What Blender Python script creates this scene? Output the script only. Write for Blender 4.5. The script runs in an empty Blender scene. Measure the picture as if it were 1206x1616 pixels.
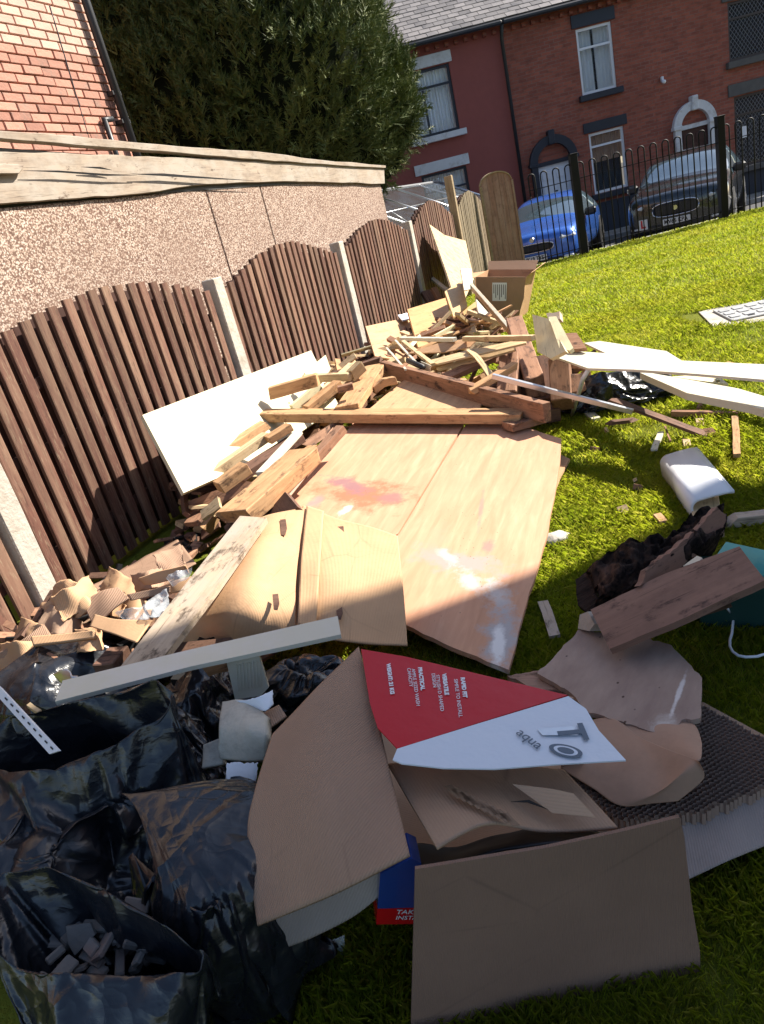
import bpy, bmesh, math, random, time
import numpy as np
from mathutils import Vector, Matrix, noise
T0 = time.time()
S = bpy.context.scene
COL = S.collection
random.seed(7)
PI = math.pi

# ------------------------------------------------------------------ camera
# eye at 1.35 m above the lawn; +Y is the heading, tilted 22 deg down and rolled 14 deg
F = 1111.2; CX, CY = 603.0, 808.0; NAD = (1288.15, 3476.2); H = 1.35
_d = Vector((NAD[0]-CX, NAD[1]-CY, F)).normalized()
_up = -_d
_f = Vector((0, 0, 1)); _hd = (_f - _up*_f.dot(_up)).normalized()
_rt = _hd.cross(_up)
R = Matrix((_rt, _hd, _up))            # photo axes -> world axes
EYE = Vector((0, 0, H))
cam = bpy.data.cameras.new('camera'); camo = bpy.data.objects.new('camera', cam); COL.objects.link(camo)
X, Y, Z = R.col[0], -R.col[1], -R.col[2]
camo.matrix_world = Matrix(((X.x, Y.x, Z.x, 0), (X.y, Y.y, Z.y, 0), (X.z, Y.z, Z.z, H), (0, 0, 0, 1)))
cam.sensor_fit = 'VERTICAL'; cam.sensor_height = 36; cam.sensor_width = 27; cam.lens = F/1616*36
cam.clip_start = 0.02; cam.clip_end = 400
S.camera = camo

# ------------------------------------------------------------------ light
SUN_AZ = math.radians(73); SUN_EL = math.radians(40)      # azimuth from the heading towards the right
SV = Vector((math.sin(SUN_AZ)*math.cos(SUN_EL), math.cos(SUN_AZ)*math.cos(SUN_EL), math.sin(SUN_EL)))
W = bpy.data.worlds.new('World'); S.world = W; W.use_nodes = True
_sk = W.node_tree.nodes.new('ShaderNodeTexSky'); _sk.sky_type = 'NISHITA'; _sk.sun_disc = False
_sk.sun_elevation = SUN_EL; _sk.sun_rotation = SUN_AZ
W.node_tree.links.new(_sk.outputs[0], W.node_tree.nodes['Background'].inputs[0])
W.node_tree.nodes['Background'].inputs[1].default_value = 0.09
_l = bpy.data.lights.new('sun', 'SUN'); _l.energy = 5.0; _l.angle = math.radians(0.5); _l.color = (1, 0.93, 0.82)
_lo = bpy.data.objects.new('sun', _l); COL.objects.link(_lo)
_lo.rotation_euler = SV.to_track_quat('Z', 'Y').to_euler(); _lo.location = (8, 8, 9)
S.view_settings.view_transform = 'Standard'; S.view_settings.look = 'None'
S.view_settings.exposure = 1.2; S.view_settings.gamma = 1; S.view_settings.use_curve_mapping = False
S.render.engine = 'CYCLES'

# ------------------------------------------------------------------ geometry helpers
def ray(px, py): return R @ Vector((px-CX, py-CY, F))
def P(px, py, z=0.0):
    r = ray(px, py); return EYE + r*((z-H)/r.z)
def PY(px, py, y):
    r = ray(px, py); return EYE + r*(y/r.y)
def PP(px, py, p0, n):
    r = ray(px, py); return EYE + r*((Vector(p0)-EYE).dot(n)/r.dot(n))

def tag(o, label=None, cat=None, group=None, kind=None):
    if label: o['label'] = label
    if cat: o['category'] = cat
    if group: o['group'] = group
    if kind: o['kind'] = kind
    return o
def mesh(name, V, Fc, mat, parent=None, M=None, smooth=False, mi=None):
    me = bpy.data.meshes.new(name); me.from_pydata([tuple(v) for v in V], [], Fc)
    mats = mat if isinstance(mat, (list, tuple)) else [mat]
    for m in mats: me.materials.append(m)
    if mi is not None:
        for p, k in zip(me.polygons, mi): p.material_index = k
    if smooth: me.polygons.foreach_set('use_smooth', [True]*len(me.polygons))
    me.update()
    o = bpy.data.objects.new(name, me); COL.objects.link(o)
    if parent: o.parent = parent
    if M is not None: o.matrix_basis = M
    return o
def bmo(name, bm, mat, parent=None, M=None, smooth=False):
    me = bpy.data.meshes.new(name); bm.to_mesh(me); bm.free()
    mats = mat if isinstance(mat, (list, tuple)) else [mat]
    for m in mats: me.materials.append(m)
    if smooth: me.polygons.foreach_set('use_smooth', [True]*len(me.polygons))
    o = bpy.data.objects.new(name, me); COL.objects.link(o)
    if parent: o.parent = parent
    if M is not None: o.matrix_basis = M
    return o
def empty(name, loc=(0, 0, 0), rz=0, label=None, cat=None, group=None, kind=None, M=None):
    o = bpy.data.objects.new(name, None); COL.objects.link(o); o.empty_display_size = .1
    if M is not None: o.matrix_basis = M
    else: o.location = loc; o.rotation_euler = (0, 0, rz)
    return tag(o, label, cat, group, kind)
def frame(o, x, z):
    """matrix with origin o, local x along x, local z near z"""
    x = Vector(x).normalized(); z = Vector(z); z = (z - x*z.dot(x)).normalized(); y = z.cross(x)
    return Matrix(((x.x, y.x, z.x, o[0]), (x.y, y.y, z.y, o[1]), (x.z, y.z, z.z, o[2]), (0, 0, 0, 1)))
def box_data(sx, sy, sz, c=(0, 0, 0), bev=0.0):
    bm = bmesh.new(); bmesh.ops.create_cube(bm, size=1)
    for v in bm.verts: v.co = Vector((v.co.x*sx+c[0], v.co.y*sy+c[1], v.co.z*sz+c[2]))
    if bev: bmesh.ops.bevel(bm, geom=bm.edges[:], offset=bev, segments=1, affect='EDGES')
    return bm
def boxo(name, s, c, mat, parent=None, bev=0.0, M=None, rz=0):
    """box as an object, mesh centred on the object's own origin"""
    MM = Matrix.Translation(c) @ Matrix.Rotation(rz, 4, 'Z')
    if M is not None: MM = M @ MM
    return bmo(name, box_data(*s, bev=bev), mat, parent, MM)
def dupo(o, M, parent=None):
    c = o.copy(); COL.objects.link(c); c.parent = parent; c.matrix_basis = M
    return c
def tube(name, pts, r, mat, parent=None, seg=8, closed=False):
    pts = [Vector(p) for p in pts]; V = []; Fc = []; n = len(pts)
    rr = r if isinstance(r, (list, tuple)) else [r]*n
    up = Vector((0, 0, 1))
    for i, p in enumerate(pts):
        t = (pts[min(i+1, n-1)] - pts[max(i-1, 0)]).normalized()
        a = t.cross(up);
        if a.length < 1e-3: a = t.cross(Vector((1, 0, 0)))
        a.normalize(); b = a.cross(t)
        for k in range(seg):
            an = 2*PI*k/seg; V.append(p + (a*math.cos(an) + b*math.sin(an))*rr[i])
    for i in range(n-1):
        for k in range(seg):
            k2 = (k+1) % seg; Fc.append((i*seg+k, i*seg+k2, (i+1)*seg+k2, (i+1)*seg+k))
    Fc.append(tuple(range(seg))[::-1]); Fc.append(tuple((n-1)*seg+k for k in range(seg)))
    c = sum(pts, Vector())/n
    return mesh(name, [v-c for v in V], Fc, mat, parent, Matrix.Translation(c), smooth=True)

def prism(name, pts2, th, mat, parent=None, M=None, bev=0.0, sub=0, warp=0.0, seed=0):
    """flat outline in local xy, thickness th downwards from z=0"""
    bm = bmesh.new()
    vs = [bm.verts.new((p[0], p[1], 0)) for p in pts2]
    f = bm.faces.new(vs)
    if f.normal.z < 0: bmesh.ops.reverse_faces(bm, faces=[f])
    bm.normal_update()
    if f.normal.z < 0: f.normal_flip()
    r = bmesh.ops.extrude_face_region(bm, geom=[f])
    nv = [g for g in r['geom'] if isinstance(g, bmesh.types.BMVert)]
    for v in nv: v.co.z += 0
    for v in vs: v.co.z -= th
    bmesh.ops.recalc_face_normals(bm, faces=bm.faces)
    if bev:
        bmesh.ops.bevel(bm, geom=bm.edges[:], offset=bev, segments=1, affect='EDGES')
    if sub:
        bmesh.ops.triangulate(bm, faces=bm.faces)
        for _ in range(sub):
            es = [e for e in bm.edges if e.calc_length() > 0.05]
            if es: bmesh.ops.subdivide_edges(bm, edges=es, cuts=1)
            bmesh.ops.triangulate(bm, faces=[q for q in bm.faces if len(q.verts) > 3])
    if warp:
        for v in bm.verts:
            v.co.z += warp*noise.noise(Vector((v.co.x*2.2+seed*3.1, v.co.y*2.2, seed)))
    return bmo(name, bm, mat, parent, M)

def jag(px, amp, step, rnd, keep=()):
    """roughen the edges of a pixel outline; keep = indices of edges left straight"""
    out = []
    n = len(px)
    for i in range(n):
        a = px[i]; b = px[(i+1) % n]; out.append(a)
        if i in keep: continue
        L = math.dist(a, b); k = int(L/step)
        for j in range(1, k):
            t = j/k; dx, dy = (b[0]-a[0])/L, (b[1]-a[1])/L; s = rnd.uniform(-amp, amp)
            out.append((a[0]+(b[0]-a[0])*t - dy*s, a[1]+(b[1]-a[1])*t + dx*s))
    return out

def sheet(name, label, cat, px, ref, th, mat, group=None, ax=None, warp=0.0, seed=0, sub=0, parent=None, bev=0.0):
    """a flat piece: its outline seen at px lies in the plane through the three points ref = (px, py, z) or Vectors.
    ax = two pixel points giving the local x (grain) direction"""
    q = [r if isinstance(r, Vector) else P(*r) for r in ref]
    n = (q[1]-q[0]).cross(q[2]-q[0]).normalized()
    if n.dot(EYE-q[0]) < 0: n = -n
    W3 = [PP(x, y, q[0], n) for x, y in px]
    if ax: a = PP(ax[0][0], ax[0][1], q[0], n); b = PP(ax[1][0], ax[1][1], q[0], n); x = b-a
    else: x = W3[1]-W3[0]
    c = sum(W3, Vector())/len(W3)
    M = frame(c, x, n); Mi = M.inverted()
    L = [Mi @ w for w in W3]
    o = prism(name, [(v.x, v.y) for v in L], th, mat, None, M, sub=sub, warp=warp, seed=seed, bev=bev)
    if label: tag(o, label, cat, group)
    return o

def beam(name, label, cat, a, b, w, h, mat, group=None, roll=0.0, jagn=0.0, seed=0, up=None, bend=0.0, ext=(0, 0)):
    """timber whose top-face centre line runs from a to b; a, b = (px, py, z)"""
    A = a if isinstance(a, Vector) else P(*a); B = b if isinstance(b, Vector) else P(*b)
    d = (B-A); A = A - d.normalized()*ext[0]; B = B + d.normalized()*ext[1]; L = (B-A).length
    rnd = random.Random(seed*13+5)
    M = frame((A+B)/2, B-A, up or Vector((0, 0, 1))) @ Matrix.Rotation(roll, 4, 'X')
    bm = bmesh.new(); n = max(2, int(L/0.06)); rings = []
    for i in range(n+1):
        x = -L/2 + L*i/n; k = bend*math.sin(PI*i/n)
        j = rnd.uniform(-1, 1)*.0015
        e = 1.0
        ring = []
        for (sy, sz) in ((-1, 0), (1, 0), (1, -1), (-1, -1)):
            xx = x
            if jagn and i in (0, n): xx += rnd.uniform(-jagn, jagn)
            ring.append(bm.verts.new((xx, sy*w/2+j, sz*h+k+rnd.uniform(-1, 1)*.001)))
        rings.append(ring)
    for i in range(n):
        for k in range(4):
            bm.faces.new((rings[i][k], rings[i+1][k], rings[i+1][(k+1) % 4], rings[i][(k+1) % 4]))
    bm.faces.new(rings[0]); bm.faces.new(rings[-1][::-1])
    bmesh.ops.recalc_face_normals(bm, faces=bm.faces)
    le = [e for e in bm.edges if len(e.link_faces) == 2 and e.calc_face_angle(0) > .8]
    bmesh.ops.bevel(bm, geom=le, offset=min(w, h)*.05, segments=1, affect='EDGES')
    if jagn:   # splintered ends
        for v in bm.verts:
            if abs(v.co.x) > L/2 - jagn*1.5:
                v.co.x += jagn*noise.noise(Vector((v.co.y*60, v.co.z*60, seed)))*1.5
    o = bmo(name, bm, mat, None, M)
    if label: tag(o, label, cat, group)
    return o

def cr(p, t):
    n = len(p); f = t*(n-1); i = min(int(f), n-2); u = f-i
    a = p[max(i-1, 0)]; b = p[i]; c = p[i+1]; d = p[min(i+2, n-1)]
    return .5*((2*b) + (c-a)*u + (2*a-5*b+4*c-d)*u*u + (3*b-a-3*c+d)*u*u*u)
def patch(name, label, cat, rows, th, mat, group=None, n=(28, 28), nz=0.0, ns=8.0, seed=0, jag_=0.0, parent=None, mats=None, crease=0.0):
    """bent sheet through a grid of control points (px, py, z); first row/column direction = local uv"""
    G = [[q if isinstance(q, Vector) else P(*q) for q in r] for r in rows]
    nu, nv = n; pts = []
    rnd = random.Random(seed)
    for j in range(nv+1):
        col = [cr(r, j/nv) for r in G]
        for i in range(nu+1):
            pts.append(cr(col, i/nu))
    c = sum(pts, Vector())/len(pts)
    nrm = (cr(G[0], 1)-cr(G[0], 0)).cross(cr(G[-1], 0)-cr(G[0], 0)).normalized()
    if nrm.dot(EYE-c) < 0: nrm = -nrm
    V = []
    for j in range(nv+1):
        for i in range(nu+1):
            p = pts[j*(nu+1)+i]; q = p.copy()
            if nz: q += nrm*nz*noise.noise(Vector(p)*ns+Vector((seed, 0, 0)))
            if crease:
                d = noise.noise(Vector(p)*ns*.7+Vector((seed*2, 5, 0))); q += nrm*crease*(1-min(1, abs(d)*5))
            if jag_ and (i in (0, nu) or j in (0, nv)):
                q += (c-p).normalized()*rnd.uniform(0, jag_)
            V.append(q)
    W_ = nu+1; N = len(V); Fc = []; top = []
    vv = [v for v in V] + [v - nrm*th for v in V]
    for j in range(nv):
        for i in range(nu):
            a = j*W_+i; Fc.append((a, a+1, a+1+W_, a+W_)); top.append(0)
            Fc.append((a+N, a+W_+N, a+W_+1+N, a+1+N)); top.append(1)
    edge = [(i, i+1) for i in range(nu)] + [(nv*W_+i+1, nv*W_+i) for i in range(nu)] + \
           [((j+1)*W_, j*W_) for j in range(nv)] + [(j*W_+nu, (j+1)*W_+nu) for j in range(nv)]
    for a, b in edge: Fc.append((a, a+N, b+N, b)); top.append(1)
    x = pts[1*(nu+1)] - pts[0]
    M = frame(c, cr(G[0], 1)-cr(G[0], 0), nrm); Mi = M.inverted()
    o = mesh(name, [Mi @ v for v in vv], Fc, mats or mat, None, M, smooth=True, mi=(top if mats and len(mats) > 1 else None))
    # uv: u along rows (control columns), v across
    uv = o.data.uv_layers.new(name='UVMap')
    tab = [((k//W_)/nv, (k % W_)/nu) for k in range(N)]*2
    flat = []
    for l in o.data.loops: flat += list(tab[l.vertex_index])
    uv.data.foreach_set('uv', flat)
    bm = bmesh.new(); bm.from_mesh(o.data); bmesh.ops.recalc_face_normals(bm, faces=bm.faces); bm.to_mesh(o.data); bm.free()
    for e in o.data.edges: pass
    if label: tag(o, label, cat, group)
    if parent:
        o.parent = parent; o.matrix_parent_inverse = parent.matrix_world.inverted()
    return o
def adopt(parent, *obs):
    """keep world place, become a part"""
    for o in obs:
        mw = o.matrix_basis.copy(); o.parent = parent
        o.matrix_basis = parent.matrix_basis.inverted() @ mw
        for k in ('category', 'group'):
            if k in o: del o[k]
def text(name, body, size, M, mat, parent=None, ext=0.0008, sx=1.0, bold=0.0):
    cu = bpy.data.curves.new(name, 'FONT'); cu.body = body; cu.size = size; cu.extrude = ext
    cu.align_x = 'CENTER'; cu.align_y = 'CENTER'; cu.offset = bold; cu.resolution_u = 3
    t = bpy.data.objects.new(name+'_curve', cu); COL.objects.link(t)
    dg = bpy.context.evaluated_depsgraph_get(); me = bpy.data.meshes.new_from_object(t.evaluated_get(dg))
    bpy.data.objects.remove(t); bpy.data.curves.remove(cu)
    me.materials.clear(); me.materials.append(mat)
    o = bpy.data.objects.new(name, me); COL.objects.link(o); o.parent = parent
    o.matrix_basis = M @ Matrix.Diagonal((sx, 1, 1, 1))
    return o

# ------------------------------------------------------------------ materials
class NT:
    def __init__(s, name, rough=.6, spec=.5, metal=0):
        s.m = bpy.data.materials.new(name); s.m.use_nodes = True; s.t = s.m.node_tree
        s.b = s.t.nodes['Principled BSDF']; s.b.inputs['Roughness'].default_value = rough
        s.b.inputs['Specular IOR Level'].default_value = spec; s.b.inputs['Metallic'].default_value = metal
    def n(s, k, **kw):
        x = s.t.nodes.new(k)
        for a, v in kw.items():
            if a in x.inputs.keys() if isinstance(a, str) else False: x.inputs[a].default_value = v
            else: setattr(x, a, v)
        return x
    def l(s, a, b): s.t.links.new(a, b)
    def co(s, kind='Object', sc=(1, 1, 1), rot=(0, 0, 0), rnd=True):
        tc = s.n('ShaderNodeTexCoord'); mp = s.n('ShaderNodeMapping')
        mp.inputs['Scale'].default_value = sc; mp.inputs['Rotation'].default_value = rot
        s.l(tc.outputs[kind], mp.inputs['Vector'])
        if rnd:
            oi = s.n('ShaderNodeObjectInfo'); mu = s.n('ShaderNodeMath', operation='MULTIPLY'); mu.inputs[1].default_value = 37
            s.l(oi.outputs['Random'], mu.inputs[0]); s.l(mu.outputs[0], mp.inputs['Location'])
        return mp.outputs[0]
    def noise(s, vec, scale, det=4, rough=.55, dist=0):
        x = s.n('ShaderNodeTexNoise'); x.inputs['Scale'].default_value = scale; x.inputs['Detail'].default_value = det
        x.inputs['Roughness'].default_value = rough; x.inputs['Distortion'].default_value = dist
        if vec: s.l(vec, x.inputs['Vector'])
        return x.outputs['Fac']
    def vor(s, vec, scale, feat='F1', out='Distance'):
        x = s.n('ShaderNodeTexVoronoi', feature=feat); x.inputs['Scale'].default_value = scale
        if vec: s.l(vec, x.inputs['Vector'])
        return x.outputs[out]
    def ramp(s, fac, stops, interp='LINEAR'):
        r = s.n('ShaderNodeValToRGB'); e = r.color_ramp; e.interpolation = interp
        while len(e.elements) < len(stops): e.elements.new(.5)
        for el, (p, c) in zip(e.elements, stops):
            el.position = p; el.color = (c, c, c, 1) if not isinstance(c, (tuple, list)) else (*c, 1)
        s.l(fac, r.inputs[0]); return r.outputs[0]
    def mix(s, fac, a, b, mode='MIX'):
        m = s.n('ShaderNodeMix', data_type='RGBA', blend_type=mode)
        for sock, v in ((m.inputs[0], fac), (m.inputs[6], a), (m.inputs[7], b)):
            if isinstance(v, (int, float)): sock.default_value = v
            elif isinstance(v, (tuple, list)): sock.default_value = (*v, 1)
            else: s.l(v, sock)
        return m.outputs[2]
    def math(s, op, a, b=0.0, c=None):
        m = s.n('ShaderNodeMath', operation=op)
        for i, v in enumerate((a, b) if c is None else (a, b, c)):
            if isinstance(v, (int, float)): m.inputs[i].default_value = v
            else: s.l(v, m.inputs[i])
        return m.outputs[0]
    def sep(s, vec):
        x = s.n('ShaderNodeSeparateXYZ'); s.l(vec, x.inputs[0]); return x.outputs
    def col(s, c):
        if isinstance(c, (tuple, list)): s.b.inputs['Base Color'].default_value = (*c, 1)
        else: s.l(c, s.b.inputs['Base Color'])
    def rough(s, v): s.l(v, s.b.inputs['Roughness'])
    def bump(s, h, strength=.5, dist=.01, prev=None):
        b = s.n('ShaderNodeBump'); b.inputs['Strength'].default_value = strength; b.inputs['Distance'].default_value = dist
        s.l(h, b.inputs['Height'])
        if prev: s.l(prev, b.inputs['Normal'])
        s.l(b.outputs[0], s.b.inputs['Normal']); return b.outputs[0]
    def vary(s, c, amt=.35):
        """per-object brightness variation"""
        oi = s.n('ShaderNodeObjectInfo'); k = s.math('MULTIPLY_ADD', oi.outputs['Random'], amt, 1-amt/2)
        return s.mix(1.0, c, k, 'MULTIPLY')

def wood(name, c1, c2, dark=None, stain=.0, weather=None, rough=.75, vary=.3, fine=1.0, sc3=None, crack=.7, grime=.45):
    t = NT(name, rough, .25)
    if sc3: s1, s2, s4 = sc3, tuple(q*3.5 for q in sc3), tuple(q*.3 for q in sc3)
    else: s1, s2, s4 = (1.2, 14, 14), (2.5, 60, 60), (1, 1.6, 1.6)
    v = t.co(sc=s1); g = t.noise(v, 3.2*fine, 6, .62, .6)
    v2 = t.co(sc=s2); g2 = t.noise(v2, 4*fine, 3, .6)
    k = t.math('ADD', t.math('MULTIPLY', g, .7), t.math('MULTIPLY', g2, .3))
    c = t.ramp(k, [(.3, c2), (.62, c1)])
    vb = t.co(sc=s4); big = t.noise(vb, 3.0, 5, .65)
    if weather: c = t.mix(t.ramp(big, [(.42, 0.0), (.62, 1.0)]), c, weather)
    if dark:
        kn = t.noise(t.co(sc=(1, 2, 2)), 9, 5, .7); c = t.mix(t.ramp(kn, [(.60-stain, 0.0), (.70-stain*.6, 1.0)]), c, dark)
    kv = t.vor(t.co(sc=(1.0, 2.2, 2.2) if not sc3 else tuple(q*.12 for q in sc3)), 3.2); c = t.mix(t.ramp(kv, [(.03, .75), (.075, 0.0)]), c, tuple(x*.35 for x in c2))
    # drying cracks and dirt along the grain
    s5 = (1.3, 34, 34) if not sc3 else tuple(q*2.4 for q in sc3)
    ck = t.noise(t.co(sc=s5), 2.6, 3, .7, .3); c = t.mix(t.ramp(ck, [(.60, 0.0), (.70, crack)]), c, tuple(x*.28 for x in c2))
    dn = t.noise(t.co(sc=(1, 1.5, 1.5)), 5, 6, .75); c = t.mix(t.ramp(dn, [(.48, 0.0), (.75, grime)]), c, tuple(x*.42 for x in c2))
    t.col(t.vary(c, vary)); n0 = t.bump(k, .35, .004); t.bump(ck, -.4*crack, .004, n0)
    return t.m
def card(name, c, pitch=.007, vary=.12, ridge=.6, stain=.25, uv=False, rot=0.0, kind='Object'):
    t = NT(name, .82, .2)
    v = t.co(kind, rot=(0, 0, rot), rnd=False) if not uv else t.co('UV', rnd=False)
    w = t.n('ShaderNodeTexWave', wave_type='BANDS', bands_direction='Y'); w.inputs['Scale'].default_value = .314/pitch
    w.inputs['Distortion'].default_value = .25; w.inputs['Detail'].default_value = 1
    t.l(v, w.inputs['Vector'])
    big = t.noise(t.co(kind), 2.2, 5, .6); fine = t.noise(t.co(kind), 90, 3, .6)
    cc = t.mix(t.ramp(big, [(.35, 0.0), (.75, 1.0)]), c, tuple(x*(1-stain) for x in c))
    cc = t.mix(t.math('MULTIPLY', w.outputs['Fac'], .30*ridge), cc, tuple(x*.6 for x in c))
    cc = t.mix(t.math('MULTIPLY', fine, .12), cc, tuple(x*.5 for x in c))
    t.col(t.vary(cc, vary))
    # folds and scuffs
    fv = t.vor(t.co(kind, sc=(1, 1.7, 1)), 3.4, 'DISTANCE_TO_EDGE'); fl = t.ramp(fv, [(0.0, 1.0), (.018, 0.0)])
    fm = t.math('MULTIPLY', fl, t.ramp(t.noise(t.co(kind), 3, 3), [(.5, 0.0), (.62, 1.0)]))
    cc = t.mix(t.math('MULTIPLY', fm, .4), cc, tuple(x*.45 for x in c))
    cc = t.mix(t.ramp(t.noise(t.co(kind), 11, 6, .75), [(.62, 0.0), (.8, .45)]), cc, tuple(x*.4 for x in c))
    t.col(t.vary(cc, vary))
    n00 = t.bump(fm, -.5, .006); n0 = t.bump(w.outputs['Fac'], .5*ridge, .0025, n00)
    t.bump(t.noise(t.co(kind), 7, 4, .6), .35, .012, n0)
    return t.m
def plain(name, c, rough=.5, metal=0, spec=.5, nz=.0, dirt=None, dsc=4, bump=0.0, bsc=30, vary=0.0, coat=0.0):
    t = NT(name, rough, spec, metal); cc = c
    if nz: cc = t.mix(t.noise(t.co(), 6, 5, .6), tuple(x*(1-nz) for x in c), tuple(min(1, x*(1+nz)) for x in c))
    if dirt: cc = t.mix(t.ramp(t.noise(t.co(), dsc, 6, .7), [(.5, 0.0), (.72, 1.0)]), cc, dirt)
    if vary: cc = t.vary(cc if not isinstance(cc, tuple) else t.mix(0.0, cc, cc), vary)
    t.col(cc)
    if bump: t.bump(t.noise(t.co(), bsc, 4, .6), bump, .01)
    if coat: t.b.inputs['Coat Weight'].default_value = coat; t.b.inputs['Coat Roughness'].default_value = .04
    return t.m
def glass(name, c=(.6, .7, .75), alpha_rough=.02, trans=.6):
    t = NT(name, alpha_rough, .6); t.col(c); t.b.inputs['Transmission Weight'].default_value = trans
    t.b.inputs['IOR'].default_value = 1.45
    return t.m
# ------------------------------------------------------------------ shared materials
M = {}
M['earth'] = plain('earth', (.05, .038, .022), .95, nz=.4, bump=.6, bsc=18)
M['asphalt'] = plain('asphalt', (.055, .055, .06), .9, nz=.25, bump=.4, bsc=120)
M['flag'] = plain('pavement_stone', (.24, .23, .21), .85, nz=.2, dirt=(.13, .12, .1), bump=.3, bsc=60)
M['kerb'] = plain('kerb_stone', (.3, .29, .27), .85, nz=.2, bump=.3)
M['concrete'] = plain('concrete', (.46, .42, .36), .9, nz=.12, dirt=(.33, .28, .22), dsc=9, bump=.6, bsc=40)
M['black_metal'] = plain('black_metal', (.008, .008, .009), .6, spec=.3)
M['alu'] = plain('aluminium', (.55, .56, .58), .35, .9, bump=.1)
M['white_upvc'] = plain('white_upvc', (.74, .76, .8), .3)
M['black_paint'] = plain('black_paint', (.018, .022, .035), .5, nz=.3)
M['white_paint'] = plain('white_paint', (.62, .63, .65), .55, nz=.08, dirt=(.4, .38, .36), bump=.2)
M['stone_dark'] = plain('dark_stone', (.1, .095, .09), .9, nz=.3, bump=.5)
M['glass_dark'] = plain('window_glass', (.03, .045, .06), .04, spec=.9)
M['black'] = plain('black', (.004, .004, .005), .9)
M['rubber'] = plain('rubber', (.014, .014, .015), .8)
M['iron'] = plain('cast_iron', (.02, .02, .022), .45)
M['text_white'] = plain('white_print', (.75, .74, .76), .4)
M['text_black'] = plain('black_print', (.015, .015, .02), .5)
M['text_grey'] = plain('grey_print', (.09, .12, .16), .5)
M['text_tan'] = plain('brown_print', (.17, .105, .06), .6)
def brickmat(name, c1, c2, mortar, bw=.225, bh=.075, mo=.008, dirt=None):
    t = NT(name, .85, .2)
    v = t.co(rnd=False); s3 = t.sep(v); cb = t.n('ShaderNodeCombineXYZ'); t.l(s3[0], cb.inputs[0]); t.l(s3[2], cb.inputs[1])
    b = t.n('ShaderNodeTexBrick'); b.inputs['Scale'].default_value = 1; b.inputs['Brick Width'].default_value = bw
    b.inputs['Row Height'].default_value = bh; b.inputs['Mortar Size'].default_value = mo; b.inputs['Mortar Smooth'].default_value = .3
    b.inputs['Color1'].default_value = (*c1, 1); b.inputs['Color2'].default_value = (*c2, 1); b.inputs['Mortar'].default_value = (*mortar, 1)
    t.l(cb.outputs[0], b.inputs['Vector'])
    c = b.outputs['Color']
    c = t.mix(t.ramp(t.noise(t.co(rnd=False), .9, 5, .65), [(.4, 0.0), (.7, .55)]), c, tuple(x*.55 for x in c1))
    c = t.mix(t.ramp(t.noise(t.co(rnd=False, sc=(4.5, 1, 13)), 1.0, 2, .5), [(.5, 0.0), (.75, .5)]), c, dirt or tuple(x*.45 for x in c2))
    t.col(c); n0 = t.bump(b.outputs['Fac'], -.5, .01); t.bump(t.noise(t.co(rnd=False), 40, 3), .3, .01, n0)
    return t.m
M['brick_wall'] = brickmat('red_brick', (.37, .115, .075), (.25, .08, .058), (.24, .14, .11))
M['red_render'] = plain('painted_red_wall', (.27, .07, .056), .75, nz=.12, bump=.25, bsc=9)
M['brick_end'] = brickmat('plain_brick', (.3, .12, .08), (.25, .1, .07), (.2, .16, .13))
M['slate'] = plain('slate', (.2, .18, .17), .55, nz=.3, dirt=(.11, .1, .1), dsc=3, bump=.3, vary=.6)
M['curtain'] = plain('net_curtain', (.85, .88, .92), .9, nz=.15)
M['blind'] = plain('vertical_blind', (.45, .3, .2), .8)

# ------------------------------------------------------------------ ground
def lawn_z(x, y): return 0.0
LY = 12.66
tag(mesh('lawn', [(-6, -12, 0), (30, -12, 0), (30, LY, 0), (-6, LY, 0)], [(0, 1, 2, 3)],
         (lambda t: (t.col(t.mix(t.ramp(t.noise(t.co(rnd=False), 1.3, 5, .6), [(.35, 0.0), (.7, 1.0)]), (.13, .16, .018), (.19, .2, .025))),
                     t.bump(t.noise(t.co(rnd=False), 60, 4, .7), .8, .03), t.m)[2])(NT('grass_ground', .95, .1))), kind='structure')
tag(bmo('bank_edge', box_data(36, .16, .7), M['kerb'], None, Matrix.Translation((12, LY+.08, -.352))), kind='structure')
RZ = -.48
tag(mesh('ground', [(-200, -200, RZ-.1), (200, -200, RZ-.1), (200, 300, RZ-.1), (-200, 300, RZ-.1)], [(0, 1, 2, 3)], M['earth']), kind='structure')
tag(mesh('road', [(-40, LY+.16, RZ), (60, LY+.16, RZ), (60, 18.6, RZ), (-40, 18.6, RZ)], [(0, 1, 2, 3)], M['asphalt']), kind='structure')
tag(bmo('kerb', box_data(100, .13, .2, bev=.015), M['kerb'], None, Matrix.Translation((10, 18.66, RZ+.02))), kind='structure')
pv = tag(bmo('pavement', box_data(100, 1.3, .2), M['flag'], None, Matrix.Translation((10, 19.37, RZ+.015))), kind='structure')
tag(mesh('side_yard', [(-40, -12, -.02), (-6, -12, -.02), (-6, LY, -.02), (-40, LY, -.02)], [(0, 1, 2, 3)], M['earth']), kind='structure')

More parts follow.
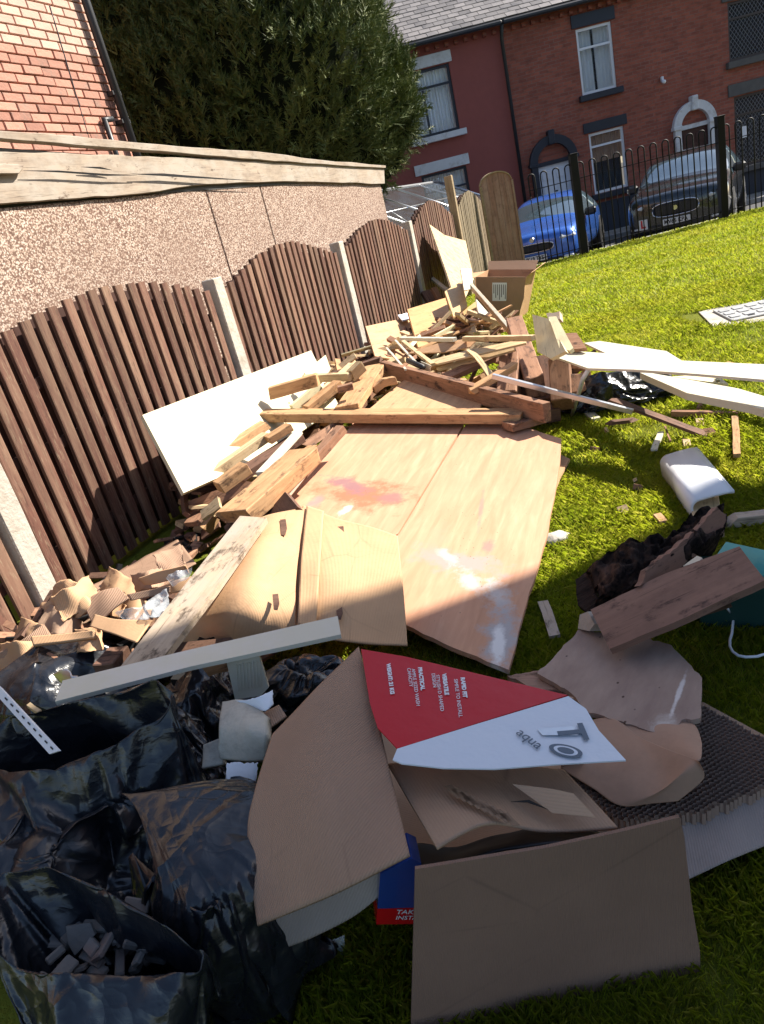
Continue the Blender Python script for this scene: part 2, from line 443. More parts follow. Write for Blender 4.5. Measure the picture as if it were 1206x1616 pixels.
# ------------------------------------------------------------------ terrace across the road
FY = 20.0
def fx(px, py): return PY(px, py, FY).x
def fz(px, py): return PY(px, py, FY).z
def wall_with_holes(name, x0, x1, z0, z1, holes, mat, parent, depth=.14, y=0):
    xs = sorted({x0, x1, *[h[0] for h in holes], *[h[1] for h in holes]}); zs = sorted({z0, z1, *[h[2] for h in holes], *[h[3] for h in holes]})
    V = []; Fc = []
    def q(a, b, c, d):
        k = len(V); V.extend([a, b, c, d]); Fc.append((k, k+1, k+2, k+3))
    for i in range(len(xs)-1):
        for j in range(len(zs)-1):
            cx_, cz_ = (xs[i]+xs[i+1])/2, (zs[j]+zs[j+1])/2
            if any(h[0] < cx_ < h[1] and h[2] < cz_ < h[3] for h in holes): continue
            q((xs[i], y, zs[j]), (xs[i+1], y, zs[j]), (xs[i+1], y, zs[j+1]), (xs[i], y, zs[j+1]))
    for a, b, c, d in holes:
        q((a, y, c), (a, y, d), (a, y+depth, d), (a, y+depth, c)); q((b, y, d), (b, y, c), (b, y+depth, c), (b, y+depth, d))
        q((a, y, d), (b, y, d), (b, y+depth, d), (a, y+depth, d)); q((b, y, c), (a, y, c), (a, y+depth, c), (b, y+depth, c))
    return mesh(name, V, Fc, mat, parent)
def window(parent, x0, x1, z0, z1, fm, transom=.3, lattice=False, curtain=None, mull=False, label=None):
    w_ = empty('window', ((x0+x1)/2, .07, (z0+z1)/2)); w_.parent = parent
    if label: w_['label'] = label
    W2, H2 = (x1-x0)/2, (z1-z0)/2; t = .06
    bm = bmesh.new()
    def b(sx, sz, cx_, cz_, sy=.06, cy=0):
        r = bmesh.ops.create_cube(bm, size=1)
        for v in r['verts']: v.co = Vector((v.co.x*sx+cx_, v.co.y*sy+cy, v.co.z*sz+cz_))
    b(t, 2*H2, -W2+t/2, 0); b(t, 2*H2, W2-t/2, 0); b(2*W2-2*t, t, 0, H2-t/2); b(2*W2-2*t, t, 0, -H2+t/2)
    zt = H2 - transom*2*H2
    b(2*W2-2*t, .05, 0, zt, .062)
    if mull: b(.05, zt+H2-t-.025, -W2*.25, (zt-H2)/2, .058)
    bmo('frame', bm, fm, w_)
    mesh('glass', [(-W2+t, .02, -H2+t), (W2-t, .02, -H2+t), (W2-t, .02, H2-t), (-W2+t, .02, H2-t)], [(0, 1, 2, 3)], M['glass_pane'], w_)
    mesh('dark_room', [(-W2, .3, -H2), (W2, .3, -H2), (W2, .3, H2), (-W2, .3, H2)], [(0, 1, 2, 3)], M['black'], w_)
    if curtain:
        V = []; Fc = []
        for side in curtain:
            a, c_, zl, mt = side
            n = 48; k = len(V)
            for i in range(n+1):
                x = -W2+.02 + (2*W2-.04)*(a+(c_-a)*i/n); yy = .12+.03*math.sin(i*1.9)+.012*math.sin(i*.7)
                V += [(x, yy, -H2+zl*2*H2), (x, yy, H2)]
            for i in range(n): Fc.append((k+2*i, k+2*i+2, k+2*i+3, k+2*i+1))
            mesh('curtain', V, Fc, mt, w_); V = []; Fc = []
    if lattice:
        bm = bmesh.new(); n = 0
        s = .13
        k = -int((W2+H2)*2/s)-1
        while k*s < (W2+H2)*2:
            for sg in (1, -1):
                # line x*sg + z*.8 = c
                c0 = k*s; pts = []
                for x in (-W2+t, W2-t):
                    z = (c0 - sg*x*1.35)
                    pts.append((x, z))
                (xa, za), (xb, zb) = pts
                lo, hi = -H2+t, H2-t
                def clip(xa, za, xb, zb):
                    if (za < lo and zb < lo) or (za > hi and zb > hi): return None
                    o = []
                    for (x, z, x2, z2) in ((xa, za, xb, zb), (xb, zb, xa, za)):
                        zc = min(max(z, lo), hi); u = 0 if z == z2 else (zc-z)/(z2-z); o.append((x+(x2-x)*u, zc))
                    return o
                o = clip(xa, za, xb, zb)
                if o and math.dist(*o) > .03:
                    (xa, za), (xb, zb) = o; L = math.dist(*o); a = math.atan2(zb-za, xb-xa)
                    r = bmesh.ops.create_cube(bm, size=1)
                    for v in r['verts']:
                        x, z = v.co.x*L, v.co.z*.009
                        v.co = Vector((x*math.cos(a)-z*math.sin(a)+(xa+xb)/2, v.co.y*.006-.0+(.002 if sg > 0 else -.006), x*math.sin(a)+z*math.cos(a)+(za+zb)/2))
            k += 1
        o = bmo('lattice', bm, M['lead'], w_); o['kind'] = 'stuff'
    return w_
M['lead'] = plain('window_lead', (.16, .16, .17), .5)
M['glass_pane'] = (lambda t: (t.col((.45, .6, .75)), setattr(t.b.inputs['Transmission Weight'], 'default_value', .82), setattr(t.b.inputs['Alpha'], 'default_value', .25), setattr(t.b.inputs['IOR'], 'default_value', 1.7), t.m)[-1])(NT('glass_pane', .03, 1.0))
M['plinth'] = plain('plinth_paint', (.02, .025, .04), .7, nz=.3)
GZ = RZ + .115        # pavement top
EZ = (fz(785, 38)+fz(660, 68))/2 # eaves
def terrace(label, x0, x1, wallm, parts, cor=True):
    h = empty('terraced_house', ((x0+x1)/2, FY, GZ), 0, label, 'house', None)
    ox, oz = (x0+x1)/2, GZ
    def lx(x): return x-ox
    def lz(z): return z-oz
    parts(h, lx, lz, wallm)
    return h
bA0, bAB, bBC, bC1 = fx(640, 100)-6, fx(800, 130), fx(1030, 120), fx(1206, 200)+3.5
slate_me = None
def roof(h, lx, x0, x1, slates):
    """sloping slate roof from the eaves, slates laid one by one where the photo shows them"""
    sl = math.radians(34); L = 5.0; rp = bmo('roof', box_data(x1-x0, L, .1, c=(0, L/2, -.05)), M['slate'], h,
                     Matrix.Translation((lx((x0+x1)/2), -.28, EZ-GZ+.02)) @ Matrix.Rotation(sl, 4, 'X'))
    gx = boxo('gutter', (x1-x0-.02, .12, .1), (lx((x0+x1)/2), -.34, EZ-GZ-.06), M['iron'], h, bev=.03)
    bm = bmesh.new(); x = x0+.1
    while x < x1-.1:
        r = bmesh.ops.create_cube(bm, size=1)
        for v in r['verts']: v.co = Vector((v.co.x*.09+lx(x), v.co.y*.10-.05, v.co.z*.09+EZ-GZ-.17))
        x += .24
    o = bmo('corbel_course', bm, M['brick_wall'], h); o['kind'] = 'stuff'
    global slate_me
    if slates:
        a0, a1, rows = slates; sw, ex = .28, .22; first = None
        for r in range(rows):
            k = 0; x = a0+(r % 2)*sw/2
            while x < a1:
                Mx = Matrix.Translation((x-(x0+x1)/2, r*ex+.16, .014+random.uniform(0, .006))) @ Matrix.Rotation(random.uniform(-.015, .015), 4, 'Z') @ Matrix.Rotation(-.05, 4, 'X')
                if first is None: first = bmo('slate', box_data(sw-.012, .34, .012), M['slate'], rp, Mx)
                else: dupo(first, Mx, rp)
                x += sw
def lintel(h, x0, x1, z0, z1, m, name='lintel'): return boxo(name, (x1-x0, .1, z1-z0), ((x0+x1)/2, -.0+.012, (z0+z1)/2), m, h, bev=.006)
def sill(h, x0, x1, z0, z1, m): return boxo('sill', (x1-x0, .2, z1-z0), ((x0+x1)/2, -.03, (z0+z1)/2), m, h, bev=.008)
def arch_ring(h, cx_, z0, r0, r1, dep, m, name='arch'):
    V = []; Fc = []; n = 20
    for i in range(n+1):
        a = PI*i/n
        for r in (r0, r1):
            for y in (-dep, .05): V.append((cx_+math.cos(a)*r, y, z0+math.sin(a)*r))
    for i in range(n):
        k = i*4
        Fc += [(k, k+4, k+6, k+2), (k+2, k+6, k+7, k+3), (k, k+1, k+5, k+4)]
    return mesh(name, V, Fc, m, h)
def half_disc(h, cx_, z0, r, y, m, name='fanlight'):
    V = [(cx_+math.cos(PI*i/20)*r, y, z0+math.sin(PI*i/20)*r) for i in range(21)]
    return mesh(name, V, [tuple(range(21))], m, h)
def doorway(h, lx, lz, cx_, hw, zt, sur, doorm, fanm, keystone=True, panel=None):
    zb = 0.0
    for s in (-1, 1): boxo('jamb', (.17, .16, lz(zt)), (lx(cx_)+s*(hw+.085), -.04, lz(zt)/2), sur, h, bev=.01)
    arch_ring(h, lx(cx_), lz(zt), hw-.0, hw+.2, .13, sur)
    for s in (-1, 1): boxo('impost', (.24, .2, .09), (lx(cx_)+s*(hw+.1), -.06, lz(zt)+.02), sur, h, bev=.01)
    if keystone: boxo('keystone', (.17, .24, .34), (lx(cx_), -.06, lz(zt)+hw+.14), sur, h, bev=.02)
    boxo('transom_bar', (hw*2, .1, .1), (lx(cx_), .0, lz(zt)), sur, h)
    half_disc(h, lx(cx_), lz(zt)+.04, hw-.02, .04, fanm)
    d = empty('door', (lx(cx_), .04, (lz(zt)-.05)/2+.02)); d.parent = h
    hh = lz(zt)-.09
    boxo('door_leaf', (hw*2-.03, .05, hh), (0, 0, 0), doorm, d)
    for sx in (-1, 1):
        for zc, zh in ((-.27*hh, .32*hh), (.12*hh, .3*hh), (.38*hh, .12*hh)):
            boxo('door_panel', (hw*.62, .02, zh), (sx*hw*.44, -.03, zc), doorm, d, bev=.008)
    boxo('knocker', (.07, .03, .12), (0, -.05, hh*.14), M['iron'], d, bev=.01)
    boxo('letterbox', (.24, .02, .05), (0, -.035, -.02*hh), M['alu'], d)
    boxo('step', (hw*2+.3, .35, .14), (lx(cx_), -.16, .07), M['flag'], h)
    return d

def partsA(h, lx, lz, wm):
    # windows: right edges read from the picture, 1.15 m wide
    r1, zt1, zb1 = fx(717, 150), fz(708, 99), fz(727, 203)
    r2, zt2 = fx(738, 275), fz(730, 262)
    o1 = (lx(r1-1.2), lx(r1), lz(zb1), lz(zt1)); o2 = (lx(r2-1.2), lx(r2), lz(zt2-1.6), lz(zt2))
    wall_with_holes('wall', lx(bA0), lx(bAB), 0, EZ-GZ, [o1, o2], wm, h)
    for o, lb in ((o1, None), (o2, None)):
        window(h, *o, M['black_paint'], transom=.27, mull=True, curtain=[(0, 1, .0, M['curtain'])])
    lintel(h, o1[0]-.14, o1[1]+.08, o1[3]+.02, o1[3]+.27, M['white_paint']); sill(h, o1[0]-.1, o1[1]+.14, o1[2]-.15, o1[2]-.01, M['white_paint'])
    lintel(h, o2[0]-.14, o2[1]+.1, o2[3]+.02, o2[3]+.27, M['white_paint']); sill(h, o2[0]-.1, o2[1]+.12, o2[2]-.15, o2[2]-.01, M['white_paint'])
    roof(h, lx, bA0, bAB, (1.8, bAB-.1, 11))
def partsB(h, lx, lz, wm):
    x0, x1 = fx(914, 100), fx(969, 85)
    u = (lx(x0), lx(x1), lz(fz(935, 147)), lz(fz(935, 40)))
    x2, x3 = fx(934, 260), fx(988, 245)
    g = (lx(x2), lx(x3), lz(fz(966, 300)), lz(fz(956, 205)))
    dx = (fx(840, 262)+fx(905, 246))/2; dzt = fz(868, 257); hw = .44
    dd = (lx(dx)-hw, lx(dx)+hw, 0.001, lz(dzt))
    wall_with_holes('wall', lx(bAB), lx(bBC), 0, EZ-GZ, [u, g, dd], wm, h)
    boxo('plinth', (lx(bBC)-dd[1]-.2, .03, .75), ((lx(bBC)+dd[1]+.2)/2, -.012, .375), M['plinth'], h)
    window(h, *u, M['white_upvc'], transom=.3, curtain=[(0, .46, 0, M['curtain']), (.54, 1, 0, M['curtain'])])
    window(h, *g, M['white_upvc'], transom=.22, curtain=[(0, 1, .52, M['blind'])])
    lintel(h, u[0]-.1, u[1]+.1, u[3]+.02, u[3]+.3, M['black_paint']); sill(h, u[0]-.1, u[1]+.12, u[2]-.15, u[2]-.01, M['black_paint'])
    lintel(h, g[0]-.12, g[1]+.1, g[3]+.02, g[3]+.26, M['black_paint']); sill(h, g[0]-.1, g[1]+.12, g[2]-.15, g[2]-.01, M['black_paint'])
    doorway(h, lx, lz, dx, hw, dzt, M['black_paint'], M['white_upvc'], M['glass_dark'])
    # drainpipe down the joint with the next house
    zt = EZ-GZ
    tube('drainpipe', [(lx(bAB), -.3, zt-.08), (lx(bAB), -.1, zt-.35), (lx(bAB), -.09, 0.02)], .045, M['iron'], h)
    roof(h, lx, bAB, bBC, (bAB+.0, bAB+3.2, 7))
    c = empty('security_camera', (lx(fx(1044, 128)), -.06, lz(fz(1044, 128)))); c.parent = h
    boxo('bracket', (.06, .08, .09), (0, .02, .05), M['white_upvc'], c, bev=.01)
    tube('lens_housing', [(0, -.1, -.04), (0, .02, -.01)], .045, M['white_upvc'], c)
def partsC(h, lx, lz, wm):
    x0, x1 = fx(1150, 60), fx(1150, 60)+1.25
    u = (lx(x0), lx(x1), lz(fz(1175, 92)), lz(fz(1165, 0)))
    x2 = fx(1160, 200); g = (lx(x2), lx(x2)+1.3, lz(fz(1175, 262)), lz(fz(1180, 148)))
    dx = (fx(1067, 225)+fx(1124, 210))/2; dzt = fz(1095, 198); hw = .38
    dd = (lx(dx)-hw, lx(dx)+hw, 0.001, lz(dzt))
    wall_with_holes('wall', lx(bBC), lx(bC1), 0, EZ-GZ, [u, g, dd], wm, h)
    boxo('plinth', (lx(bC1)-dd[1]-.2, .03, .75), ((lx(bC1)+dd[1]+.2)/2, -.012, .375), M['plinth'], h)
    window(h, *u, M['brownframe'], transom=.28, lattice=True); wn = window(h, *g, M['brownframe'], transom=.26, lattice=True)
    boxo('notice', (.17, .01, .27), (-.38, -.05, -.02), M['white_upvc'], wn)
    lintel(h, g[0]-.15, g[1]+.1, g[3]+.02, g[3]+.3, M['stone_dark']); sill(h, u[0]-.1, u[1]+.12, u[2]-.16, u[2]-.01, M['stone_dark'])
    lintel(h, u[0]-.15, u[1]+.1, u[3]+.02, u[3]+.3, M['stone_dark']); sill(h, g[0]-.1, g[1]+.12, g[2]-.15, g[2]-.01, M['stone_dark'])
    doorway(h, lx, lz, dx, hw, dzt, M['white_paint'], M['dark_door'], M['glass_dark'])
    roof(h, lx, bBC, bC1, None)
M['brownframe'] = plain('brown_frame', (.05, .035, .03), .5)
M['dark_door'] = plain('dark_red_door', (.05, .015, .015), .4)
terrace('red painted terraced house with black framed windows and white sills behind the dark tree', bA0, bAB, M['red_render'], partsA)
terrace('red brick terraced house with pale door under black arch and white framed windows', bAB, bBC, M['brick_wall'], partsB)
terrace('red brick terraced house with white arched doorway and diamond leaded windows', bBC, bC1, M['brick_wall'], partsC)

# ------------------------------------------------------------------ house behind the viewer's right shoulder; it throws the shade over the near debris
def edge_pt(x): return Vector((x, 0, 0))
_a, _b = P(850, 930), P(1206, 767)
_e = (_b-_a); _e.z = 0; _e.normalize()
HH = 6.4
_off = Vector((SV.x, SV.y, 0))/SV.z*HH
_c0 = _a+_off
_c0 = _c0 + _e*0.0
import math as _m
hb = empty('brick_house', (0, 0, 0), 0, 'plain brick house beside the lawn on the side the shade falls from', 'house')
k0 = -3.1; k1 = 13.0; nn = Vector((_e.y, -_e.x, 0))
A0 = _c0+_e*k0; A1 = _c0+_e*k1; B1 = A1+nn*9; B0 = A0+nn*9
Vv = []; 
for p in (A0, A1, B1, B0): Vv += [(p.x, p.y, 0), (p.x, p.y, HH)]
hb.location = (A0.x, A0.y, 0)
Vl = [(v[0]-A0.x, v[1]-A0.y, v[2]) for v in Vv]
mesh('wall', Vl, [(0, 2, 3, 1), (2, 4, 5, 3), (4, 6, 7, 5), (6, 0, 1, 7)], M['brick_end'], hb)
mesh('roof', [(v[0], v[1], v[2]+(.001)) for v in Vl[1::2]], [(0, 1, 2, 3)], M['slate'], hb)
# ------------------------------------------------------------------ cars
def carpaint(name, c, rough=.25): 
    t = NT(name, rough, .5, .35); t.col(c); t.b.inputs['Coat Weight'].default_value = 1; t.b.inputs['Coat Roughness'].default_value = .03; return t.m
M['blue_paint'] = carpaint('blue_car_paint', (.05, .16, .58))
M['grey_paint'] = carpaint('dark_grey_car_paint', (.022, .025, .028))
M['car_glass'] = plain('car_glass', (.06, .09, .11), .05, spec=1.0); M['car_glass'].node_tree.nodes['Principled BSDF'].inputs['IOR'].default_value = 2.2
M['tyre'] = M['rubber']; M['rim'] = plain('alloy_rim', (.4, .4, .42), .3, .9)
M['lamp'] = plain('headlamp_glass', (.6, .63, .66), .08, spec=.9)
M['plate'] = plain('plate_white', (.72, .72, .7), .4)
M['chrome'] = plain('chrome', (.6, .6, .62), .15, 1)
M['plastic'] = plain('black_plastic', (.015, .015, .017), .5)
def car(root, L, Wd, Ht, secs, paint, wheels, wr, plate, suv, lplate=False):
    """local: nose at y=0 pointing to -y, body runs to +y; secs = (y, zbottom, zbelt, wbelt, zroof, wroof, glassflag)"""
    bm = bmesh.new(); rings = []
    for (y, zb, zl, wl, zr, wr_, g) in secs:
        wm = wl*1.03; zm = zb+(zl-zb)*.55
        half = [(0, zb), (wl*.82, zb), (wl*.97, zb+.08), (wm, zm), (wl, zl), ((wl+wr_)/2, (zl+zr)/2+.0), (wr_, zr-.02 if g else zr), (wr_*.5, zr+.02), (0, zr+.03)]
        ring = [bm.verts.new((x, y, z)) for x, z in half] + [bm.verts.new((-x, y, z)) for x, z in half[-2:0:-1]]
        rings.append(ring)
    n = len(rings[0]); glass_f = []
    for i in range(len(rings)-1):
        for k in range(n):
            f = bm.faces.new((rings[i][k], rings[i+1][k], rings[i+1][(k+1) % n], rings[i][(k+1) % n])); f.smooth = True
            g0, g1 = secs[i][6], secs[i+1][6]
            if g0 and g1 and g1 != 9 and k in (4, 5, 10, 11)and secs[i+1][6] != 3: f.material_index = 1
            if g0 == 5 and g1 == 1 and k in (4, 5, 6, 7, 8, 9, 10, 11): f.material_index = 1
    bm.faces.new(rings[0][::-1]); bm.faces.new(rings[-1])
    bmesh.ops.recalc_face_normals(bm, faces=bm.faces)
    b = bmo('body', bm, [paint, M['car_glass']], root, smooth=True)
    m = b.modifiers.new('s', 'SUBSURF'); m.levels = m.render_levels = 2
    # wheels
    for (x, y) in wheels:
        for sx in (-1, 1):
            w = empty('wheel', (sx*(Wd/2-.10), y, wr)); w.parent = root
            Mr = Matrix.Rotation(PI/2, 4, 'Y')
            bmw = bmesh.new(); bmesh.ops.create_cone(bmw, cap_ends=True, segments=28, radius1=wr, radius2=wr, depth=.22)
            bmesh.ops.bevel(bmw, geom=[e for e in bmw.edges if len(e.link_faces) == 2 and e.calc_face_angle(0) > 1], offset=.03, segments=2, affect='EDGES')
            bmo('tyre', bmw, M['tyre'], w, Mr)
            bmr = bmesh.new(); bmesh.ops.create_cone(bmr, cap_ends=True, segments=24, radius1=wr*.64, radius2=wr*.64, depth=.235)
            bmo('rim', bmr, M['plastic'], w, Mr)
            bms = bmesh.new()
            for s in range(5):
                r = bmesh.ops.create_cube(bms, size=1)
                for v in r['verts']:
                    p = Vector((v.co.x*.06, v.co.y*wr*.62+wr*.31, v.co.z*.245)); p.rotate(Matrix.Rotation(2*PI*s/5, 3, 'Z')); v.co = p
            bmo('spokes', bms, M['rim'], w, Mr)
            arch = bmesh.new(); bmesh.ops.create_cone(arch, cap_ends=True, segments=28, radius1=wr+.06, radius2=wr+.06, depth=.24)
            bmo('wheel_arch', arch, M['plastic'], root, Matrix.Translation((sx*(Wd/2-.118), y, wr+.02)) @ Mr)
    return b
def car_face(root, Wd, zg, zw, gh, gw, lampz, lampx, plate_text, plate_z, y0, emblem, lamps):
    g = bmo('grille', box_data(gw, .08, gh, bev=.03), M['plastic'], root, Matrix.Translation((0, y0-.015, zg)))
    bm = bmesh.new()
    V = []
    n = 28
    for i in range(n):
        a = 2*PI*i/n; cx_, cz_ = math.cos(a), math.sin(a)
        V.append((abs(cx_)**.6*math.copysign(gw/2+.015, cx_), y0-.058, zg+abs(cz_)**.6*math.copysign(gh/2+.01, cz_)))
    tube('grille_surround', V+[V[0]], .013, M['chrome'], root, seg=6)
    for i in range(7):
        boxo('grille_bar', (.012, .02, gh*.85), ((i-3)*gw/8, y0-.06, zg), M['chrome'] if emblem == 'slats' else M['iron'], root)
    if emblem:
        bmE = bmesh.new(); bmesh.ops.create_cone(bmE, cap_ends=True, segments=20, radius1=.055, radius2=.045, depth=.03)
        bmo('emblem', bmE, M['chrome'], root, Matrix.Translation((0, y0-.07, zg+(gh*.05 if emblem == 'disc' else gh/2+.09))) @ Matrix.Rotation(PI/2, 4, 'X'))
    for s in (-1, 1):
        hl = boxo('headlight', (lamps[0], .16, lamps[1]), (s*lampx, y0+.10, lampz), M['lamp'], root, bev=.05, rz=s*.45)
        boxo('fog_lamp', (.2, .06, .07), (s*lampx, y0+.03, zw), M['lamp'], root, bev=.02, rz=s*.3)
    boxo('lower_intake', (Wd*.62, .06, .14), (0, y0-.0, zw-.03), M['plastic'], root, bev=.03)
    pl = empty('number_plate', (0, y0-.085, plate_z)); pl.parent = root
    boxo('plate', (.53, .015, .115), (0, 0, 0), M['plate'], pl, bev=.004)
    text('lettering', plate_text, .105, Matrix.Translation((0, -.009, 0)) @ Matrix.Rotation(PI/2, 4, 'X'), M['text_black'], pl, sx=.92, bold=.003)
def mirrors(root, x, y, z, m):
    for s in (-1, 1):
        k = empty('wing_mirror', (s*x, y, z)); k.parent = root
        boxo('mirror_housing', (.24, .12, .16), (s*.06, 0, 0), m, k, bev=.04)
def place(px, py, y, a): 
    p = PY(px, py, y); return Matrix.Translation((p.x, p.y, RZ)) @ Matrix.Rotation(-a, 4, 'Z')
# dark grey SUV
rs = empty('parked_car', label='dark grey SUV with red learner plate parked behind the railings', cat='car', M=place(1067, 341, 14.45, math.radians(34)))
SU = [(0, .36, .62, .58, .78, .5, 0), (.05, .25, .84, .88, .95, .76, 0), (.2, .24, .92, .93, 1.01, .82, 0), (.75, .24, .98, .95, 1.08, .84, 0), (1.2, .24, 1.03, .96, 1.12, .84, 5),
      (1.8, .24, 1.07, .96, 1.60, .74, 1), (2.6, .24, 1.08, .97, 1.66, .73, 1), (3.5, .24, 1.1, .95, 1.6, .64, 1), (4.25, .26, 1.12, .92, 1.5, .62, 1), (4.6, .3, 1.1, .86, 1.15, .7, 3), (4.7, .4, .9, .8, 1.0, .6, 9)]
car(rs, 4.7, 1.94, 1.65, SU, M['grey_paint'], [(0, .9), (0, 3.75)], .36, '', True)
car_face(rs, 1.94, .70, .42, .24, .82, .80, .72, 'MV65 KPA', .47, .03, 'disc', (.34, .13))
mirrors(rs, .98, 1.5, 1.12, M['plastic'])
lp = empty('learner_plate', (-.62, -.02, .50)); lp.parent = rs; lp.rotation_euler = (0, 0, -.25)
boxo('plate', (.19, .008, .19), (0, 0, 0), M['plate'], lp); M['red_print'] = plain('red_print', (.55, .02, .02), .5)
text('lettering', 'L', .2, Matrix.Translation((0, -.006, 0)) @ Matrix.Rotation(PI/2, 4, 'X'), M['red_print'], lp, bold=.008)
# blue hatchback
rb = empty('parked_car', label='bright blue hatchback parked behind the railings beside the fence end', cat='car', M=place(843, 400, 15.1, math.radians(29)))
BL = [(0, .32, .5, .58, .62, .5, 0), (.06, .21, .68, .82, .78, .7, 0), (.28, .2, .76, .86, .86, .74, 0), (.7, .2, .82, .87, .92, .74, 0), (1.05, .2, .88, .88, .97, .76, 5),
      (1.8, .2, .92, .88, 1.40, .67, 1), (2.5, .2, .93, .89, 1.46, .67, 1), (3.3, .2, .95, .88, 1.4, .58, 1), (3.85, .22, .96, .84, 1.28, .55, 1), (4.1, .26, .9, .78, .98, .6, 3), (4.17, .35, .7, .7, .8, .5, 9)]
car(rb, 4.17, 1.8, 1.45, BL, M['blue_paint'], [(0, .82), (0, 3.4)], .32, '', False)
car_face(rb, 1.8, .56, .28, .15, .8, .66, .68, 'VK19 TYS', .36, .03, 'badge', (.34, .12))
mirrors(rb, .92, 1.45, .96, M['plastic'])

# ------------------------------------------------------------------ railings
RY = 12.45; RH = 1.44
xr = [P(836, 419).x*RY/P(836, 419).y, PY(922, 400, RY).x, PY(1143, 352, RY).x]
sp = (xr[2]-xr[1]); xs = [xr[1]-sp, xr[1], xr[2], xr[2]+sp, xr[2]+2*sp]
sp_h = sp/12
hoop_me = None
def rail_panel(x0, x1, label, first_hoops, hoop0):
    r = empty('bow_top_railing', ((x0+x1)/2, RY, 0), 0, label, 'railing', 'bow topped railing panels along the road')
    o = (x0+x1)/2; n = first_hoops
    for z in (.12, RH-.24): boxo('rail', (x1-x0-.07, .03, .012), (0, 0, z), M['black_metal'], r)
    step = (x1-x0)/n if hoop0 is None else sp_h
    h0 = None
    for i in range(n):
        cx_ = x0+step*(i+.5)-o
        w2 = step*.26
        pts = [(-w2, 0, .03), (-w2, 0, RH-w2)] + [(-w2*math.cos(a), 0, RH-w2+w2*math.sin(a)) for a in [PI*k/8 for k in range(1, 8)]] + [(w2, 0, RH-w2), (w2, 0, .03)]
        Mx = Matrix.Translation((cx_, 0, 0))
        global hoop_me
        if h0 is None and hoop_me is None:
            hoop_me = tube('hoop', pts, .0115, M['black_metal'], r, seg=6); base = hoop_me.matrix_basis.copy(); hoop_me['_b'] = 0
            hoop_me.matrix_basis = Mx @ base; rail_panel.base = base
        else: dupo(hoop_me, Mx @ rail_panel.base, r)
gx0 = PY(822, 415, RY).x
rail_panel(xs[1]-4*sp_h, xs[1], 'short black bow topped railing panel between the fence end and the first steel post', 4, None)
rail_panel(xs[1], xs[2], 'black bow topped railing panel between the two dark steel posts', 12, None)
rail_panel(xs[2], xs[3], 'black bow topped railing panel right of the second steel post', 12, None)
for i, x in enumerate((xs[1], xs[2])):
    pz = empty('railing_post', (x, RY, 0), 0, ('dark square steel railing post beside the blue car', 'dark square steel railing post in front of the grey SUV')[i], 'post', 'square steel posts of the railing')
    boxo('shaft', (.12, .12, 1.62), (0, 0, .76), M['black_metal'], pz, bev=.006)
    boxo('cap', (.13, .13, .02), (0, 0, 1.58), M['black_metal'], pz, bev=.004)

# ------------------------------------------------------------------ fence
FP = Vector((-1.645, 3.087, 0)); FA = .443; FD = Vector((math.sin(FA), math.cos(FA), 0)); FN = Vector((math.cos(FA), -math.sin(FA), 0)); FS = 2.16; FH = 1.233
M['fence_wood'] = (lambda: wood('brown_fence_wood', (.165, .078, .055), (.085, .04, .03), dark=(.25, .18, .12), stain=.05, weather=(.21, .125, .085), rough=.7, vary=.5, sc3=(.9, .6, 1.6)))()
M['fence_back'] = wood('shaded_fence_wood', (.07, .033, .024), (.035, .017, .014), rough=.8, vary=.3, sc3=(.9, .6, 1.6))  # back slats and rails coloured darker so the gaps look shaded
M['fence_grey'] = wood('grey_fence_wood', (.3, .24, .16), (.13, .1, .065), rough=.8, vary=.3, sc3=(.9, .6, 1.6))
FM = lambda t, off=0.0, z=0.0: Matrix(((FD.x, -FN.x, 0, (FP+FD*t+FN*off).x), (FD.y, -FN.y, 0, (FP+FD*t+FN*off).y), (0, 0, 1, z), (0, 0, 0, 1)))   # local x along fence, -y towards the lawn
def slat_mesh(w, h, th, m, top=0.0):
    bm = box_data(w, th, h, c=(0, 0, h/2), bev=.004)
    return bm
slat_cache = {}
def panel(i, label, n, sw, mat, back, arch=.2, kind='wave'):
    r = empty('fence_panel', label=label, cat='fence panel', group='wave topped wooden fence panels', M=FM(i*FS+FS/2))
    Wp = FS-.12; rnd = random.Random(i*7+3)
    for z in (.25, .72, 1.02): boxo('rail', (Wp, .035, .05), (0, .025, z), back, r)
    key = (sw, mat.name)
    for layer in (0, 1):
        for k in range(n):
            x = -Wp/2 + (k+.5)*Wp/n + (Wp/n/2 if layer else 0)
            if layer and k == n-1: continue
            u = (x+Wp/2)/Wp; h = FH-.07 + arch*math.sin(PI*u)**(.8 if i == 0 else 1.25) + rnd.uniform(-.006, .006)
            if layer: h -= .03
            y = .085 if layer else -.008
            if key+(layer,) not in slat_cache:
                bm = box_data(1, 1, 1, c=(0, 0, .5))
                bmesh.ops.bevel(bm, geom=[e for e in bm.edges if abs((e.verts[0].co-e.verts[1].co).z) > .5], offset=.1, segments=1, affect='EDGES')
                slat_cache[key+(layer,)] = bmo('slat', bm, back if layer else mat, r); o = slat_cache[key+(layer,)]
                me = o.data
            else: o = dupo(slat_cache[key+(layer,)], Matrix(), r)
            o.parent = r
            o.matrix_basis = Matrix.Translation((x+rnd.uniform(-.002, .002), y+rnd.uniform(-.003, .003), .04)) @ Matrix.Rotation(rnd.uniform(-.008, .008), 4, 'Y') @ Matrix.Diagonal((sw if not layer else Wp/n*.86, .024, h-.04, 1))
    return r
M['fence_wood_s'] = M['fence_wood']
panel(-1, 'brown slatted fence panel at the bottom left, left of the nearest concrete post', 17, .075, M['fence_wood'], M['fence_back'])
panel(0, 'brown slatted fence panel with the white board leaning on it', 20, .060, M['fence_wood'], M['fence_back'])
panel(1, 'brown slatted fence panel between the second and third concrete posts', 21, .058, M['fence_wood'], M['fence_back'])
